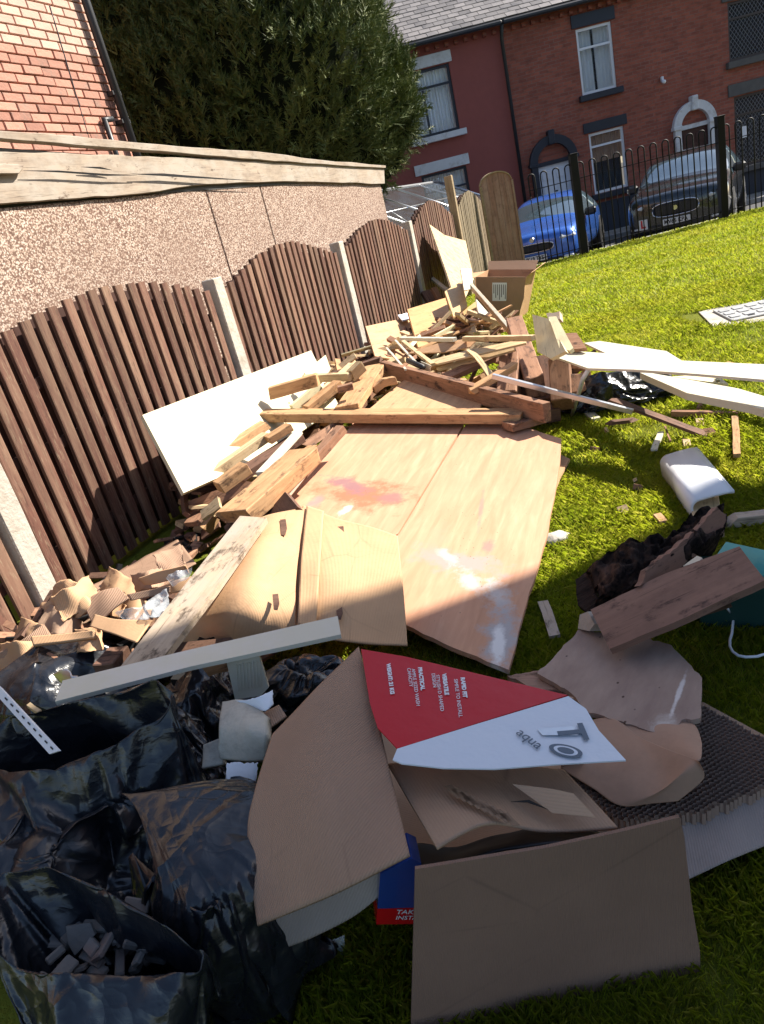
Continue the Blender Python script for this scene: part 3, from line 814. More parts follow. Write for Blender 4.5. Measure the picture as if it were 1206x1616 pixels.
panel(2, 'brown slatted fence panel behind the leaning chipboard pile', 22, .055, M['fence_wood'], M['fence_back'])
panel(3, 'brown slatted fence panel partly hidden by the tall leaning board', 22, .060, M['fence_wood'], M['fence_back'], arch=.26)
panel(4, 'dull grey brown fence panel of narrow slats beside the tall end board', 26, .05, M['fence_grey'], M['fence_back'], arch=.27)
pl_lab = {0: 'nearest pale concrete fence post at the left edge', 1: 'pale concrete fence post right behind the leaning white board', 2: 'pale concrete fence post beside the wood heap, third along', 3: 'weathered concrete fence post left of the tall leaning board'}
p0_ = None
for i in range(4):
    if p0_ is None:
        bm = box_data(.115, .1, FH+.02, c=(0, 0, (FH+.02)/2), bev=.006)
        bmesh.ops.subdivide_edges(bm, edges=[e for e in bm.edges if e.calc_length() > .5], cuts=8)
        for v in bm.verts: v.co += Vector((noise.noise(v.co*9)*.003, noise.noise(v.co*9+Vector((5, 0, 0)))*.003, 0))
        p0_ = bmo('concrete_fence_post', bm, M['concrete'], None, FM(i*FS, .0)); o = p0_
    else: o = dupo(p0_, FM(i*FS, .0))
    tag(o, pl_lab[i], 'fence post', 'concrete posts along the slatted fence')
M['post_wood'] = wood('pale_post_wood', (.42, .32, .2), (.24, .17, .1), rough=.8)
po = tag(boxo('wooden_fence_post', (1.68, .11, .09), (0, 0, 0), M['post_wood'], bev=.006), 'taller square wooden fence post standing above the panels', 'fence post')
po.matrix_basis = FM(4*FS+.0, .03, .84) @ Matrix.Rotation(-PI/2, 4, 'Y')
# round-topped end board facing the lawn
eb = PY(783, 434, 12.3); ex0, ex1 = PY(770, 300, 12.3).x, PY(809, 290, 12.3).x
ebr = empty('end_board', ((PY(797, 430, 12.3).x+PY(765, 290, 12.3).x)/2+.13, 12.3, 0), .12, 'tall round topped brown board closing the end of the fence', 'fence panel')
M['end_wood'] = wood('pinkish_board_wood', (.3, .185, .13), (.2, .115, .085), weather=(.34, .24, .18), rough=.8, vary=.15, sc3=(14, 14, 1.2))
M['end_wood_y'] = wood('pinkish_board_wood_upright', (.34, .19, .14), (.2, .11, .082), weather=(.36, .235, .185), rough=.8, vary=.15, sc3=(14, 1.2, 14))
ew = .50; n = 5
zt = 1.44
for k in range(n):
    x = -ew/2 + (k+.5)*ew/n
    bm = bmesh.new(); w = ew/n-.004
    def topz(xx): return zt + .16*math.sqrt(max(0, 1-(xx/(ew/2*1.02))**2))
    pts = [(x-w/2, .02)] + [(x+w/2, .02)] + [(x+w/2-w*j/5, topz(x+w/2-w*j/5)) for j in range(6)]
    bo = prism('board', pts, .025, M['end_wood_y'], ebr, Matrix.Translation((0, -.012, 0)) @ Matrix.Rotation(PI/2, 4, 'X'))
V = []; m_ = 14
capp = [(-ew/2-.02+(ew+.04)*i/m_) for i in range(m_+1)]
bm = bmesh.new(); rr = []
for x in capp:
    z = zt+.165*math.sqrt(max(0, 1-(x/(ew/2+.021))**2))+.012
    rr.append([bm.verts.new((x, y, z+dz)) for y, dz in ((-.03, 0), (.05, 0), (.05, -.02), (-.03, -.02))])
for i in range(m_):
    for k in range(4): bm.faces.new((rr[i][k], rr[i+1][k], rr[i+1][(k+1) % 4], rr[i][(k+1) % 4]))
bm.faces.new(rr[0]); bm.faces.new(rr[-1]); bmesh.ops.recalc_face_normals(bm, faces=bm.faces)
bmo('arched_cap', bm, M['post_wood'], ebr)
boxo('side_batten', (.035, .045, 1.42), (-ew/2-.02, -.01, .73), M['post_wood'], ebr)
boxo('side_batten', (.035, .045, 1.42), (ew/2+.02, -.01, .73), M['end_wood'], ebr)

# ------------------------------------------------------------------ greenhouse behind the fence
gh = empty('greenhouse', label='aluminium framed greenhouse with glass roof behind the fence', cat='greenhouse', M=FM(9.2, -1.7, 0))
Gi = gh.matrix_basis.inverted()
def GP(px, py, off): return Gi @ PP(px, py, FP+FN*off, FN)
# eaves/ridge frame on two planes: lower plane nearer, upper ridge further
rL, rR = Gi @ PP(598, 312, FP-FN*2.3, FN), Gi @ PP(719, 275, FP-FN*2.3, FN)
bL, bR = Gi @ PP(600, 372, FP-FN*1.0, FN), Gi @ PP(752, 312, FP-FN*1.0, FN)
bL.z = bR.z = min(bL.z, bR.z); rL.z = rR.z = (rL.z+rR.z)/2
xl = min(rL.x, bL.x)-.1; xrr = (rR.x+bR.x)/2
yb, yr = bL.y, rL.y; zb_, zr_ = bL.z, rL.z
print('GH', xl, xrr, yb, yr, zb_, zr_)
tube('ridge_bar', [(xl, yr, zr_), (xrr, yr, zr_)], .035, M['alu'], gh)
tube('eaves_bar', [(xl, yb, zb_), (xrr, yb, zb_)], .025, M['alu'], gh)
ng = 5
M['gh_glass'] = (lambda t: (t.col(t.mix(t.ramp(t.noise(t.co(), 3, 4), [(.3, 0.0), (.7, 1.0)]), (.16, .15, .12), (.22, .26, .3))), setattr(t.b.inputs['Alpha'], 'default_value', .3), t.m)[2])(NT('greenhouse_glass', .08, .9))
for i in range(ng+1):
    x = xl+(xrr-xl)*i/ng
    tube('glazing_bar', [(x, yb, zb_), (x, yr, zr_)], .02 if i not in (0, ng) else .03, M['alu'], gh, seg=6)
    tube('upright', [(x, yb, zb_), (x, yb, 0.02)], .02, M['alu'], gh, seg=6)
    if i < ng:
        x2 = xl+(xrr-xl)*(i+1)/ng
        mesh('roof_pane', [(x+.02, yb, zb_+.01), (x2-.02, yb, zb_+.01), (x2-.02, yr, zr_+.01), (x+.02, yr, zr_+.01)], [(0, 1, 2, 3)], M['gh_glass'], gh)
        mesh('side_pane', [(x+.02, yb, .03), (x2-.02, yb, .03), (x2-.02, yb, zb_-.02), (x+.02, yb, zb_-.02)], [(0, 1, 2, 3)], M['gh_glass'], gh)
zm = zb_+(zr_-zb_)*.45; ym = yb+(yr-yb)*.45
tube('cross_bar', [(xl, ym, zm-.03), (xrr, ym, zm-.03)], .012, M['alu'], gh, seg=6)
tube('brace', [(xl+.3*(xrr-xl), ym, zm-.05), (xl+.48*(xrr-xl), yb-.4*(yb-yr), zb_-.25)], .01, M['alu'], gh, seg=6)
# ------------------------------------------------------------------ pebbledashed garage
GO = -.8
G = lambda px, py, off=GO: PP(px, py, FP+FN*off, FN)
def tz(v, off=GO): d = v-(FP+FN*off); return (d.dot(FD), v.z)
def pd():
    t = NT('pebbledash', .9, .25)
    v = t.co(rnd=False); a = t.vor(v, 88); cc = t.vor(v, 88, out='Color')
    hs = t.n('ShaderNodeSeparateColor'); t.l(cc, hs.inputs[0])
    c = t.ramp(hs.outputs[0], [(0.0, (.11, .06, .045)), (.2, (.22, .13, .1)), (.42, (.48, .35, .27)), (.8, (.58, .46, .37)), (1.0, (.64, .54, .46))])
    c = t.mix(t.ramp(a, [(.42, 0.0), (.66, .9)]), c, (.14, .085, .06))
    c = t.mix(t.ramp(t.noise(t.co(rnd=False), 1.2, 3), [(.4, 0.0), (.7, .4)]), c, (.24, .16, .12))
    t.col(c); t.bump(a, -.9, .012)
    return t.m
M['pebbledash'] = pd()
M['old_board'] = wood('bleached_old_board', (.42, .34, .26), (.25, .19, .145), dark=(.13, .09, .065), stain=-.01, weather=(.4, .345, .285), rough=.8, vary=.1, fine=.6)
gar = empty('garage', label='pebbledashed garage with old timber roof boards behind the fence', cat='garage', M=FM(0, GO))
gi = gar.matrix_basis.inverted()
tR = tz(G(603, 300))[0]; t1 = tz(G(340, 350))[0]; t2 = tz(G(420, 330))[0]; tL = -3.0
WT = 1.86; dep = 1.55
prev = tL
for k, tt in enumerate((t1, t2, tR)):
    a = prev+.006; b = tt-.006
    boxo('wall_panel', (b-a, .08, 1.93), ((a+b)/2, .04, 1.93/2), M['pebbledash'], gar, bev=.008)
    prev = tt
boxo('wall_joint', (tR-tL-.02, .05, 2.0), ((tL+tR)/2, .06, 1.0), M['stone_dark'], gar)
boxo('end_wall', (.08, dep, 2.0), (tR-.05, .09+dep/2, 1.0), M['pebbledash'], gar)
def gp(px, py, y=-.03): v = gi @ G(px, py, GO+.03-0.0); return (v.x, v.z)
def boardpoly(name, px, th, y, mat, sub=0):
    pts = [gp(*p) for p in px]
    o = prism(name, pts, th, mat, gar, Matrix.Translation((0, y, 0)) @ Matrix.Rotation(PI/2, 4, 'X'), bev=.004)
    return o
rnd = random.Random(3)
boardpoly('fascia_board', jag([(-60, 238), (120, 243), (300, 249), (480, 258), (606, 266), (607, 290), (430, 287), (330, 291), (200, 308), (100, 315), (-60, 326)], 1.2, 22, rnd), .035, -.035, M['old_board'])
boardpoly('roof_edge', jag([(-60, 204), (60, 212), (170, 222), (300, 234), (400, 240), (500, 253), (606, 262), (606, 266), (480, 259), (300, 245), (170, 235), (60, 226), (-60, 216)], .8, 25, rnd), .06, -.06, M['old_board'])
boardpoly('broken_board', jag([(-60, 262), (0, 261), (30, 263), (28, 270), (22, 277), (-60, 279)], 1.0, 8, rnd), .02, -.075, M['old_board'])
boardpoly('crack', [(28, 272), (90, 275), (160, 280), (210, 279), (160, 277), (84, 272)], .003, -.0745, M['black'])
boardpoly('crack', [(120, 266), (150, 269), (170, 271), (150, 266)], .003, -.0746, M['black'])
boardpoly('crack', [(200, 277), (300, 283), (395, 287), (300, 280), (250, 276)], .003, -.0747, M['black'])
zl = gp(0, 245)[1]; zr2 = gp(600, 280)[1]
tl_ = gp(-60, 215)[0]
mesh('under_roof', [(tL, -.005, 2.0), (tR, -.005, zr2), (tR, dep, zr2), (tL, dep, zl+.3), (tL, -.005, zl+.3), (tR, -.005, zr2+.03)], [(0, 1, 5, 4), (4, 5, 2, 3)], M['stone_dark'], gar)

# ------------------------------------------------------------------ brick house behind the garage
HO = -2.6
BG = lambda px, py: PP(px, py, FP+FN*HO, FN)
bh = empty('brick_house', label='pale and red brick house wall with black downpipe above the garage', cat='house', M=FM(0, HO))
bi = bh.matrix_basis.inverted()
def bp(px, py): v = bi @ BG(px, py); return v.x, v.z
eR = bp(190, 215)[0]; eT = bp(130, 10)[0]
xe = (eR+eT)/2+.06
print('house edge', eR, eT, bp(0, 10), bp(0, 215), bp(150, 100), tR, t1, t2)
zsplit = bp(60, 82)[1]
M['mortar'] = plain('mortar', (.42, .3, .23), .95, nz=.2, bump=.5)
M['brick_a'] = plain('buff_brick', (.56, .35, .27), .85, nz=.15, bump=.4, bsc=50, vary=.22, dirt=(.5, .3, .22), dsc=7)
M['brick_b'] = plain('red_brick_old', (.43, .2, .14), .85, nz=.25, bump=.6, bsc=40, vary=.55, dirt=(.3, .2, .15), dsc=9)
boxo('wall', (8, .2, 7), (xe-4-.002, .112, 3.5), M['mortar'], bh)
boxo('side_wall', (.2, 4, 7), (xe-.11, 2.2+.012, 3.5), M['brick_end'], bh)
bw, bhh = .245, .082
zs = bp(100, 225)[1]-.15; ze = bp(20, -30)[1]
first = {}
rnd = random.Random(11)
r = 0; z = 1.9
nb = 0
while z < ze+.1:
    x = xe - (bw/2 if r % 2 else bw) + .0
    k = 0
    xx = xe
    if z > zs:
        while xx > bp(-15, 120)[0]-.3:
            w = bw
            if xx == xe and r % 2: w = bw/2
            key = (z > zsplit, w)
            m = M['brick_a'] if z > zsplit else M['brick_b']
            rough = 0 if z > zsplit else .004
            Mx = Matrix.Translation((xx-w/2, .03+rnd.uniform(-1, 1)*(.002+rough), z+rnd.uniform(-.002, .002))) @ Matrix.Rotation(rnd.uniform(-.01, .01), 4, 'Y')
            if key not in first: first[key] = bmo('brick', box_data(w-.012, .1, bhh-.012, bev=.005), m, bh, Mx)
            else: dupo(first[key], Mx, bh)
            nb += 1; xx -= w
    r += 1; z += bhh
print('bricks', nb)
px0 = bp(128, 12); px1 = bp(190, 212)
dx = xe-.05
tube('downpipe', [(dx, -.09, 6.9), (dx, -.09, 1.6)], .045, M['iron'], bh, seg=12)
for z in (bp(165, 150)[1], bp(186, 195)[1]): boxo('pipe_bracket', (.14, .1, .04), (dx, -.05, z), M['iron'], bh)
q = bp(163, 205)
tube('waste_pipe', [(q[0]-.02, -.04, q[1]+.08), (q[0]-.0, -.06, q[1]+.08), (q[0]+.12, -.07, q[1]+.09)], .028, M['iron'], bh)
tube('waste_pipe', [(q[0], -.06, q[1]+.08), (q[0], -.06, q[1]-.6)], .028, M['iron'], bh)
tube('wall_cable', [(bp(76, 10)[0], -.022, bp(76, 10)[1])]+[(bp(76+i*8, 10+i*27)[0], -.022, bp(76+i*8, 10+i*27)[1]) for i in range(1, 9)], .006, M['iron'], bh, seg=5)

# ------------------------------------------------------------------ conifer
def leafmat():
    t = NT('conifer_leaf', .6, .25)
    v = t.co(rnd=False); c = t.ramp(t.noise(v, .9, 4, .6), [(.3, (.05, .075, .022)), (.55, (.09, .12, .034)), (.75, (.15, .17, .05))])
    c = t.mix(t.ramp(t.noise(v, 9, 3, .6), [(.45, 0.0), (.7, .6)]), c, (.2, .2, .06))
    t.col(c); return t.m
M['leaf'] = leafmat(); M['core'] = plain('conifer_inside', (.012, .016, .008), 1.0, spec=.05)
M['bark'] = plain('bark', (.09, .06, .04), .9, nz=.3, bump=.6)
tree = empty('conifer_tree', label='large dense dark green conifer filling the sky above the garage', cat='tree')
tc = PY(400, 60, 14.5); tree.location = (tc.x, 16.0, -.2)
lob = [(350, 30, 15.5, 215), (250, 120, 14.8, 175), (410, -70, 15.5, 165), (530, 120, 14.6, 88), (510, 190, 14.2, 110), (535, 30, 15.2, 60), (606, 185, 14.4, 52), (330, 200, 14.0, 150), (440, 110, 13.8, 150), (200, -60, 15.5, 180), (596, 242, 14.3, 42), (592, 135, 14.6, 52)]
lobes = []
for px, py, y, r in lob:
    c = PY(px, py, y); rm = r/1111*y*.97; lobes.append((np.array(c), rm))
rng = np.random.default_rng(5)
def frond_template(seed):
    g = np.random.default_rng(seed); T = []
    n = 30
    for i in range(n):
        t = i/(n-1); base = np.array([0.05*math.sin(t*3), 0.0, t*.8])
        ang = g.uniform(0, 2*PI); out = np.array([math.cos(ang), math.sin(ang), 1.1+.6*t]); out /= np.linalg.norm(out)
        L = (.34*(1-t)+.12)*g.uniform(.7, 1.2); side = np.cross(out, g.normal(size=3)); side /= np.linalg.norm(side)
        w = .016+.012*(1-t)
        tip = base+out*L+np.array([0, 0, -.03])
        T.append([base-side*w, base+side*w, tip])
        # secondary twig
        m = base+out*L*.45; o2 = out+side*g.choice([-1, 1])*.9; o2 /= np.linalg.norm(o2)
        T.append([m-out*w*.7, m+out*w*.7, m+o2*L*.55])
    return np.array(T)
temps = [frond_template(s) for s in range(8)]
pts = []; nrms = []
for c, rm in lobes:
    n = int(1500*(rm/2)**2*1.0)+150
    d = rng.normal(size=(n*2, 3)); d /= np.linalg.norm(d, axis=1)[:, None]
    d = d[(d[:, 1] < .35)][:n]
    rr = rm*(1+.10*np.array([noise.noise(Vector(x)*3+Vector(c)) for x in d]))*rng.uniform(.88, 1.03, len(d))
    p = c+d*rr[:, None]*np.array([1, 1, 1.1])
    keep = np.ones(len(p), bool)
    for c2, r2 in lobes:
        if c2 is c: continue
        keep &= np.linalg.norm((p-c2)/np.array([1, 1, 1.1]), axis=1) > r2*.86
    pts.append(p[keep]); nrms.append(d[keep])
pts = np.vstack(pts); nrms = np.vstack(nrms); k = pts[:, 2] > -.2; pts = pts[k]; nrms = nrms[k]
print('fronds', len(pts))
Vt = []
up = np.array([0, 0, 1.])
ti = rng.integers(0, 8, len(pts)); out = []
for i in range(8):
    s = ti == i; p = pts[s]; nn_ = nrms[s]; N = len(p)
    z = nn_*rng.uniform(.35, .8, (N, 1)) + up*rng.uniform(.45, 1.0, (N, 1)) + rng.normal(size=(N, 3))*.22; z /= np.linalg.norm(z, axis=1)[:, None]
    x = np.cross(z, rng.normal(size=(N, 3))); x /= np.linalg.norm(x, axis=1)[:, None]; y = np.cross(z, x)
    sc = rng.uniform(.3, .62, (N, 1, 1))
    T = temps[i].reshape(-1, 3)
    vv = (T[None, :, 0:1]*x[:, None, :]+T[None, :, 1:2]*y[:, None, :]+T[None, :, 2:3]*z[:, None, :])*sc + (p-nn_*.15)[:, None, :]
    out.append(vv.reshape(-1, 3))
Vt = np.vstack(out) - np.array(tree.location)
def np_mesh(name, V, nper, mat, parent=None):
    me = bpy.data.meshes.new(name); nf = len(V)//nper
    me.vertices.add(len(V)); me.vertices.foreach_set('co', V.astype(np.float32).ravel())
    me.loops.add(len(V)); me.loops.foreach_set('vertex_index', np.arange(len(V), dtype=np.int32))
    me.polygons.add(nf); me.polygons.foreach_set('loop_start', np.arange(0, len(V), nper, dtype=np.int32)); me.polygons.foreach_set('loop_total', np.full(nf, nper, np.int32))
    me.materials.append(mat); me.update(calc_edges=True)
    o = bpy.data.objects.new(name, me); COL.objects.link(o); o.parent = parent; return o
cr_ = np_mesh('crown', Vt, 3, M['leaf'], tree)
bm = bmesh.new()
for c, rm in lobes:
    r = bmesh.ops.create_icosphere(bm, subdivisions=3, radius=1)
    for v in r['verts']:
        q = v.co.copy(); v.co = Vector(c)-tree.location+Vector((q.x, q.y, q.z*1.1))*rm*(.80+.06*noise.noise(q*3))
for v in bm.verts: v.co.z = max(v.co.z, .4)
bmo('crown_core', bm, M['core'], tree)  # near-black lobes added to block sight through the crown
tube('trunk', [(0, 0, -.5), (0, 0, 2)], [.3, .24], M['bark'], tree)

# ------------------------------------------------------------------ inspection cover in the lawn
mc = [P(1103, 492), P(1150, 515), P(1290, 490), P(1206, 470)]
sl = sheet('inspection_cover_slab', None, None, [(1103, 492), (1128, 517), (1250, 500), (1330, 484), (1250, 458)], [(1103, 492, .012), (1250, 500, .012), (1250, 458, .012)], .06, M['concrete'])
icov = empty('inspection_cover', M=sl.matrix_basis.copy(), label='pale steel inspection cover set in a concrete slab in the lawn', cat='manhole cover')
adopt(icov, sl); sl.name = 'slab'
M['cover'] = plain('galvanised_cover', (.45, .45, .44), .5, .3, nz=.15, dirt=(.3, .29, .27), bump=.2)
a = P(1133, 491, .02); b = P(1147, 506, .02); c = P(1260, 483, .02)
ux = (c-b); uy = (a-b); L_ = ux.length; w_ = uy.length
Mc = frame((a+c)/2, ux, (0, 0, 1)); lc = icov.matrix_basis.inverted() @ Mc
o = bmo('plate', box_data(L_, w_*1.25, .012, bev=.003), M['cover'], icov, lc)
for rx in (.1, .3, .5, .7, .9):
    for ry in (.2, .5, .8):
        if random.random() < .9:
            bmo('raised_pad', box_data(L_*.13, w_*.2, .006), M['cover'], icov, lc @ Matrix.Translation(((rx-.5)*L_, (ry-.5)*w_*1.1, .0095)))
for rx in (.3, .7): bmo('key_slot', box_data(.05, .02, .003), M['black'], icov, lc @ Matrix.Translation(((rx-.5)*L_, -w_*.5, .0078)))

# ------------------------------------------------------------------ grass
def grassmat():
    t = NT('grass_blade', .55, .3)
    g = t.n('ShaderNodeNewGeometry'); v = t.co(rnd=False)
    c = t.ramp(t.noise(v, 1.1, 4, .65), [(.3, (.32, .42, .02)), (.5, (.45, .52, .024)), (.72, (.56, .55, .04))])
    rn = g.outputs['Random Per Island']
    c = t.mix(t.ramp(rn, [(.55, 0.0), (.95, .7)]), c, (.55, .5, .1))
    c = t.mix(t.ramp(rn, [(0.0, .6), (.35, 0.0)]), c, (.14, .21, .012))
    t.col(c); t.b.inputs['Transmission Weight'].default_value = 0
    tr = t.n('ShaderNodeBsdfTranslucent'); t.l(c, tr.inputs[0]); ms = t.n('ShaderNodeMixShader'); ms.inputs[0].default_value = .45
    t.l(t.b.outputs[0], ms.inputs[1]); t.l(tr.outputs[0], ms.inputs[2]); t.l(ms.outputs[0], t.t.nodes['Material Output'].inputs[0])
    return t.m
M['grass'] = grassmat()
def grass(name, n, x0, x1, y0, y1, h, w, seed, lean=.5, test=None):
    g = np.random.default_rng(seed); x = g.uniform(x0, x1, n); y = g.uniform(y0, y1, n)
    # clumping
    cl = np.array([noise.noise(Vector((a*2.3, b*2.3, 0)))+.5*noise.noise(Vector((a*7, b*7, 3))) for a, b in zip(x, y)])
    keep = g.uniform(-.9, .8, n) < cl+.45
    if test is not None: keep &= test(x, y)
    x, y, cl = x[keep], y[keep], cl[keep]; n = len(x)
    hh = h*g.uniform(.5, 1.25, n)*(1+.5*cl); a = g.uniform(0, 2*PI, n); ln = g.uniform(.1, 1, n)*lean*hh
    dx, dy = np.cos(a), np.sin(a); px_, py_ = -dy, dx
    z0 = np.zeros(n)
    B0 = np.stack([x-px_*w/2, y-py_*w/2, z0], 1); B1 = np.stack([x+px_*w/2, y+py_*w/2, z0], 1)
    m0 = np.stack([x-px_*w*.38+dx*ln*.35, y-py_*w*.38+dy*ln*.35, hh*.6], 1); m1 = np.stack([x+px_*w*.38+dx*ln*.35, y+py_*w*.38+dy*ln*.35, hh*.6], 1)
    tp = np.stack([x+dx*ln, y+dy*ln, hh*.97], 1)
    V = np.stack([B0, B1, m1, tp, m0], 1).reshape(-1, 3)
    o = np_mesh(name, V, 5, M['grass']); print(name, n)
    return tag(o, kind='stuff')
cvx, cvy = P(1155, 492).x, P(1155, 492).y; c1_, c2_ = P(1116, 505), P(1290, 478)
infr = lambda x, y: (x < y*.66+1.5) & ~((np.abs((x-c1_.x)*(c2_.y-c1_.y)-(y-c1_.y)*(c2_.x-c1_.x))/(c2_-c1_).length < .34) & (x > c1_.x-.12) & (x < c2_.x+.3)) & ((x-FP.x-.06)*FN.x+(y-FP.y)*FN.y > .05)
grass('grass', 230000, -.6, 2.9, .3, 1.9, .042, .0016, 1, .9, infr)
grass('grass', 190000, -.6, 3.7, 1.9, 3.2, .036, .0026, 4, 1.2, infr)
grass('grass', 210000, -.6, 6.2, 3.2, 7, .036, .0045, 2, 1.2, infr)
grass('grass', 130000, 1.2, 10, 7, 12.6, .036, .009, 3, 1.2, infr)
# ------------------------------------------------------------------ debris materials
M['ply_c'] = wood('pale_plywood', (.6, .37, .21), (.48, .28, .15), rough=.7, vary=.15, fine=.5)
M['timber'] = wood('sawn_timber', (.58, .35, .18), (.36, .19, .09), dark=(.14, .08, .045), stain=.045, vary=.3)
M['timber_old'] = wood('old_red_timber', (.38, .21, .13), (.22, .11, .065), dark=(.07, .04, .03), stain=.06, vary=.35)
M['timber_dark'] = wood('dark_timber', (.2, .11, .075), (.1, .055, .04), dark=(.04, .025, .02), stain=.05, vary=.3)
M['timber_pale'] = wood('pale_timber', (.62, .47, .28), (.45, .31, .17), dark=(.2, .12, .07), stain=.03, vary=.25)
M['plank_grey'] = wood('weathered_plank', (.5, .39, .28), (.36, .27, .19), dark=(.1, .075, .055), stain=.05, weather=(.42, .35, .29), vary=.05, fine=.6)
M['oak'] = wood('oak_laminate', (.56, .33, .15), (.47, .26, .11), rough=.45, vary=.12, fine=.4)
M['oak_l'] = wood('light_oak_laminate', (.62, .43, .22), (.54, .36, .17), rough=.5, vary=.12, fine=.4)
M['cream'] = plain('cream_board', (.62, .55, .36), .55, nz=.04, dirt=(.6, .52, .36), dsc=3, bump=.05)
M['cream_y'] = wood('yellowed_board', (.74, .66, .42), (.66, .56, .34), rough=.6, vary=.06, fine=.4)
M['white_board'] = plain('white_board', (.62, .58, .46), .45, nz=.03, dirt=(.66, .62, .56), dsc=4)
M['white_gloss'] = plain('white_acrylic', (.8, .81, .83), .18, spec=.6)
M['chip'] = plain('chipboard_edge', (.36, .24, .14), .9, nz=.3, bump=.6, bsc=180)
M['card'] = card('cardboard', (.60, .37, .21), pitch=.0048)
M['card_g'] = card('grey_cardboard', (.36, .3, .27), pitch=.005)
M['card_b'] = card('shaded_brown_cardboard', (.29, .175, .125), pitch=.0042, ridge=.45, rot=PI/2)  # box front coloured darker than the flaps to carry its shade
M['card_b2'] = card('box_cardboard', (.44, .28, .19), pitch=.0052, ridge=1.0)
M['card_in'] = card('inner_cardboard', (.42, .28, .19), pitch=.0055, ridge=.4)
M['kraft'] = plain('kraft_paper', (.40, .25, .17), .8, nz=.1, bump=.3, bsc=8, dirt=(.3, .19, .13))
M['paper'] = plain('white_paper', (.74, .77, .82), .8, nz=.04, bump=.2, bsc=12)
M['cloth'] = plain('beige_cloth', (.46, .43, .36), .9, nz=.1, dirt=(.3, .28, .24), dsc=12, bump=.4, bsc=60)
def bagmat():
    t = NT('black_polythene', .2, .6); t.col((.010, .012, .017))
    # crumple: facets bounded by sharp creases, at two sizes, plus fine stretch marks
    v = t.co(); d = t.n('ShaderNodeTexNoise'); d.inputs['Scale'].default_value = 5; d.inputs['Detail'].default_value = 3; t.l(v, d.inputs['Vector'])
    mx = t.n('ShaderNodeMix', data_type='RGBA', blend_type='LINEAR_LIGHT'); mx.inputs[0].default_value = .12; t.l(v, mx.inputs[6]); t.l(d.outputs['Color'], mx.inputs[7])
    a = t.vor(mx.outputs[2], 7.5); b = t.vor(mx.outputs[2], 19); k = t.noise(v, 4, 2)
    h = t.math('ADD', t.math('MULTIPLY', a, 1.0), t.math('MULTIPLY', b, .38))
    n0 = t.bump(h, .62, .022); t.bump(t.noise(t.co(sc=(1, 1, 3)), 34, 3, .6, .6), .16, .006, n0)
    t.rough(t.ramp(t.noise(t.co(), 5, 3), [(.3, .16), (.7, .38)])); return t.m
M['bag'] = bagmat()
def clearmat():
    t = NT('clear_polythene', .12, .8); t.col((.75, .78, .8)); t.b.inputs['Alpha'].default_value = .32; t.bump(t.noise(t.co(), 22, 5, .6, 1), .7, .012); return t.m
M['clear'] = clearmat()
def blobs(t, c, lst):
    """paint marks: lst of (x, y, rx, ry, colour, strength) in the object's own coordinates"""
    v = t.co(rnd=False); nz = t.n('ShaderNodeTexNoise'); nz.inputs['Scale'].default_value = 9; nz.inputs['Detail'].default_value = 6; nz.inputs['Roughness'].default_value = .7; t.l(v, nz.inputs['Vector'])
    s = t.sep(v)
    for (x, y, rx, ry, col, st, an) in lst:
        ca, sa = math.cos(an), math.sin(an)
        dx = t.math('SUBTRACT', s[0], x); dy = t.math('SUBTRACT', s[1], y)
        a = t.math('ADD', t.math('MULTIPLY', dx, ca/rx), t.math('MULTIPLY', dy, sa/rx))
        b = t.math('ADD', t.math('MULTIPLY', dx, -sa/ry), t.math('MULTIPLY', dy, ca/ry))
        d = t.math('SQRT', t.math('ADD', t.math('MULTIPLY', a, a), t.math('MULTIPLY', b, b)))
        d = t.math('ADD', d, t.math('MULTIPLY', t.math('SUBTRACT', nz.outputs[0], .5), 3.2))
        f = t.ramp(d, [(.35, st), (1.0, 0.0)])
        c = t.mix(f, c, col)
    return c
def VPL(pa, pb, z=0.0):
    a, b = P(*pa, z), P(*pb, z); return [a, b, a+Vector((0, 0, 1))]
def FPT(px, py, off): return PP(px, py, FP+FN*off, FN)

# ------------------------------------------------------------------ boards leaning along the fence
sheet('leaning_board', 'big cream white board leaning against the fence behind the broken timber', 'board',
      [(225, 655), (491, 553), (535, 640), (420, 720), (290, 778)], [FPT(225, 655, .28), FPT(491, 553, .22), FPT(290, 778, .58)], .022, M['cream'])
sheet('board', 'yellow cream board end showing beside the far corner of the big white board', 'board',
      [(480, 588), (514, 560), (522, 582), (515, 592), (492, 600)], [FPT(480, 588, .35), FPT(514, 560, .3), FPT(515, 592, .45)], .018, M['cream_y'])
sheet('board', 'small pale chipboard offcut lying on the big leaning white board', 'board',
      [(326, 679), (387, 640), (390, 668), (354, 694), (338, 705)], [FPT(326, 679, .36), FPT(387, 640, .30), FPT(338, 705, .45)], .03, M['cream_y'])
sheet('leaning_board', 'tall pale board with slanted top leaning on the far fence panels', 'board',
      [(678, 354), (702, 371), (735, 380), (748, 440), (735, 470), (713, 455), (705, 430)], [FPT(678, 354, .12), FPT(735, 380, .12), FPT(713, 455, .62)], .02, M['timber_pale'])
sheet('board', 'flat pinkish plywood offcut leaning low on the fence left of the brown board', 'board',
      [(577, 515), (643, 501), (668, 545), (640, 570), (592, 562)], [FPT(577, 515, .25), FPT(643, 501, .3), FPT(592, 562, .6)], .014, M['ply_c'])
sheet('board', 'square brown oak laminate board standing in the heap', 'board',
      [(643, 488), (703, 470), (722, 532), (660, 548)], [FPT(643, 488, .45), FPT(703, 470, .55), FPT(660, 548, .85)], .022, M['oak'])
sheet('board', 'light oak board standing between the brown board and the white strip', 'board',
      [(702, 460), (729, 443), (738, 483), (716, 500)], [FPT(702, 460, .75), FPT(729, 443, .8), FPT(716, 500, 1.0)], .02, M['oak_l'])
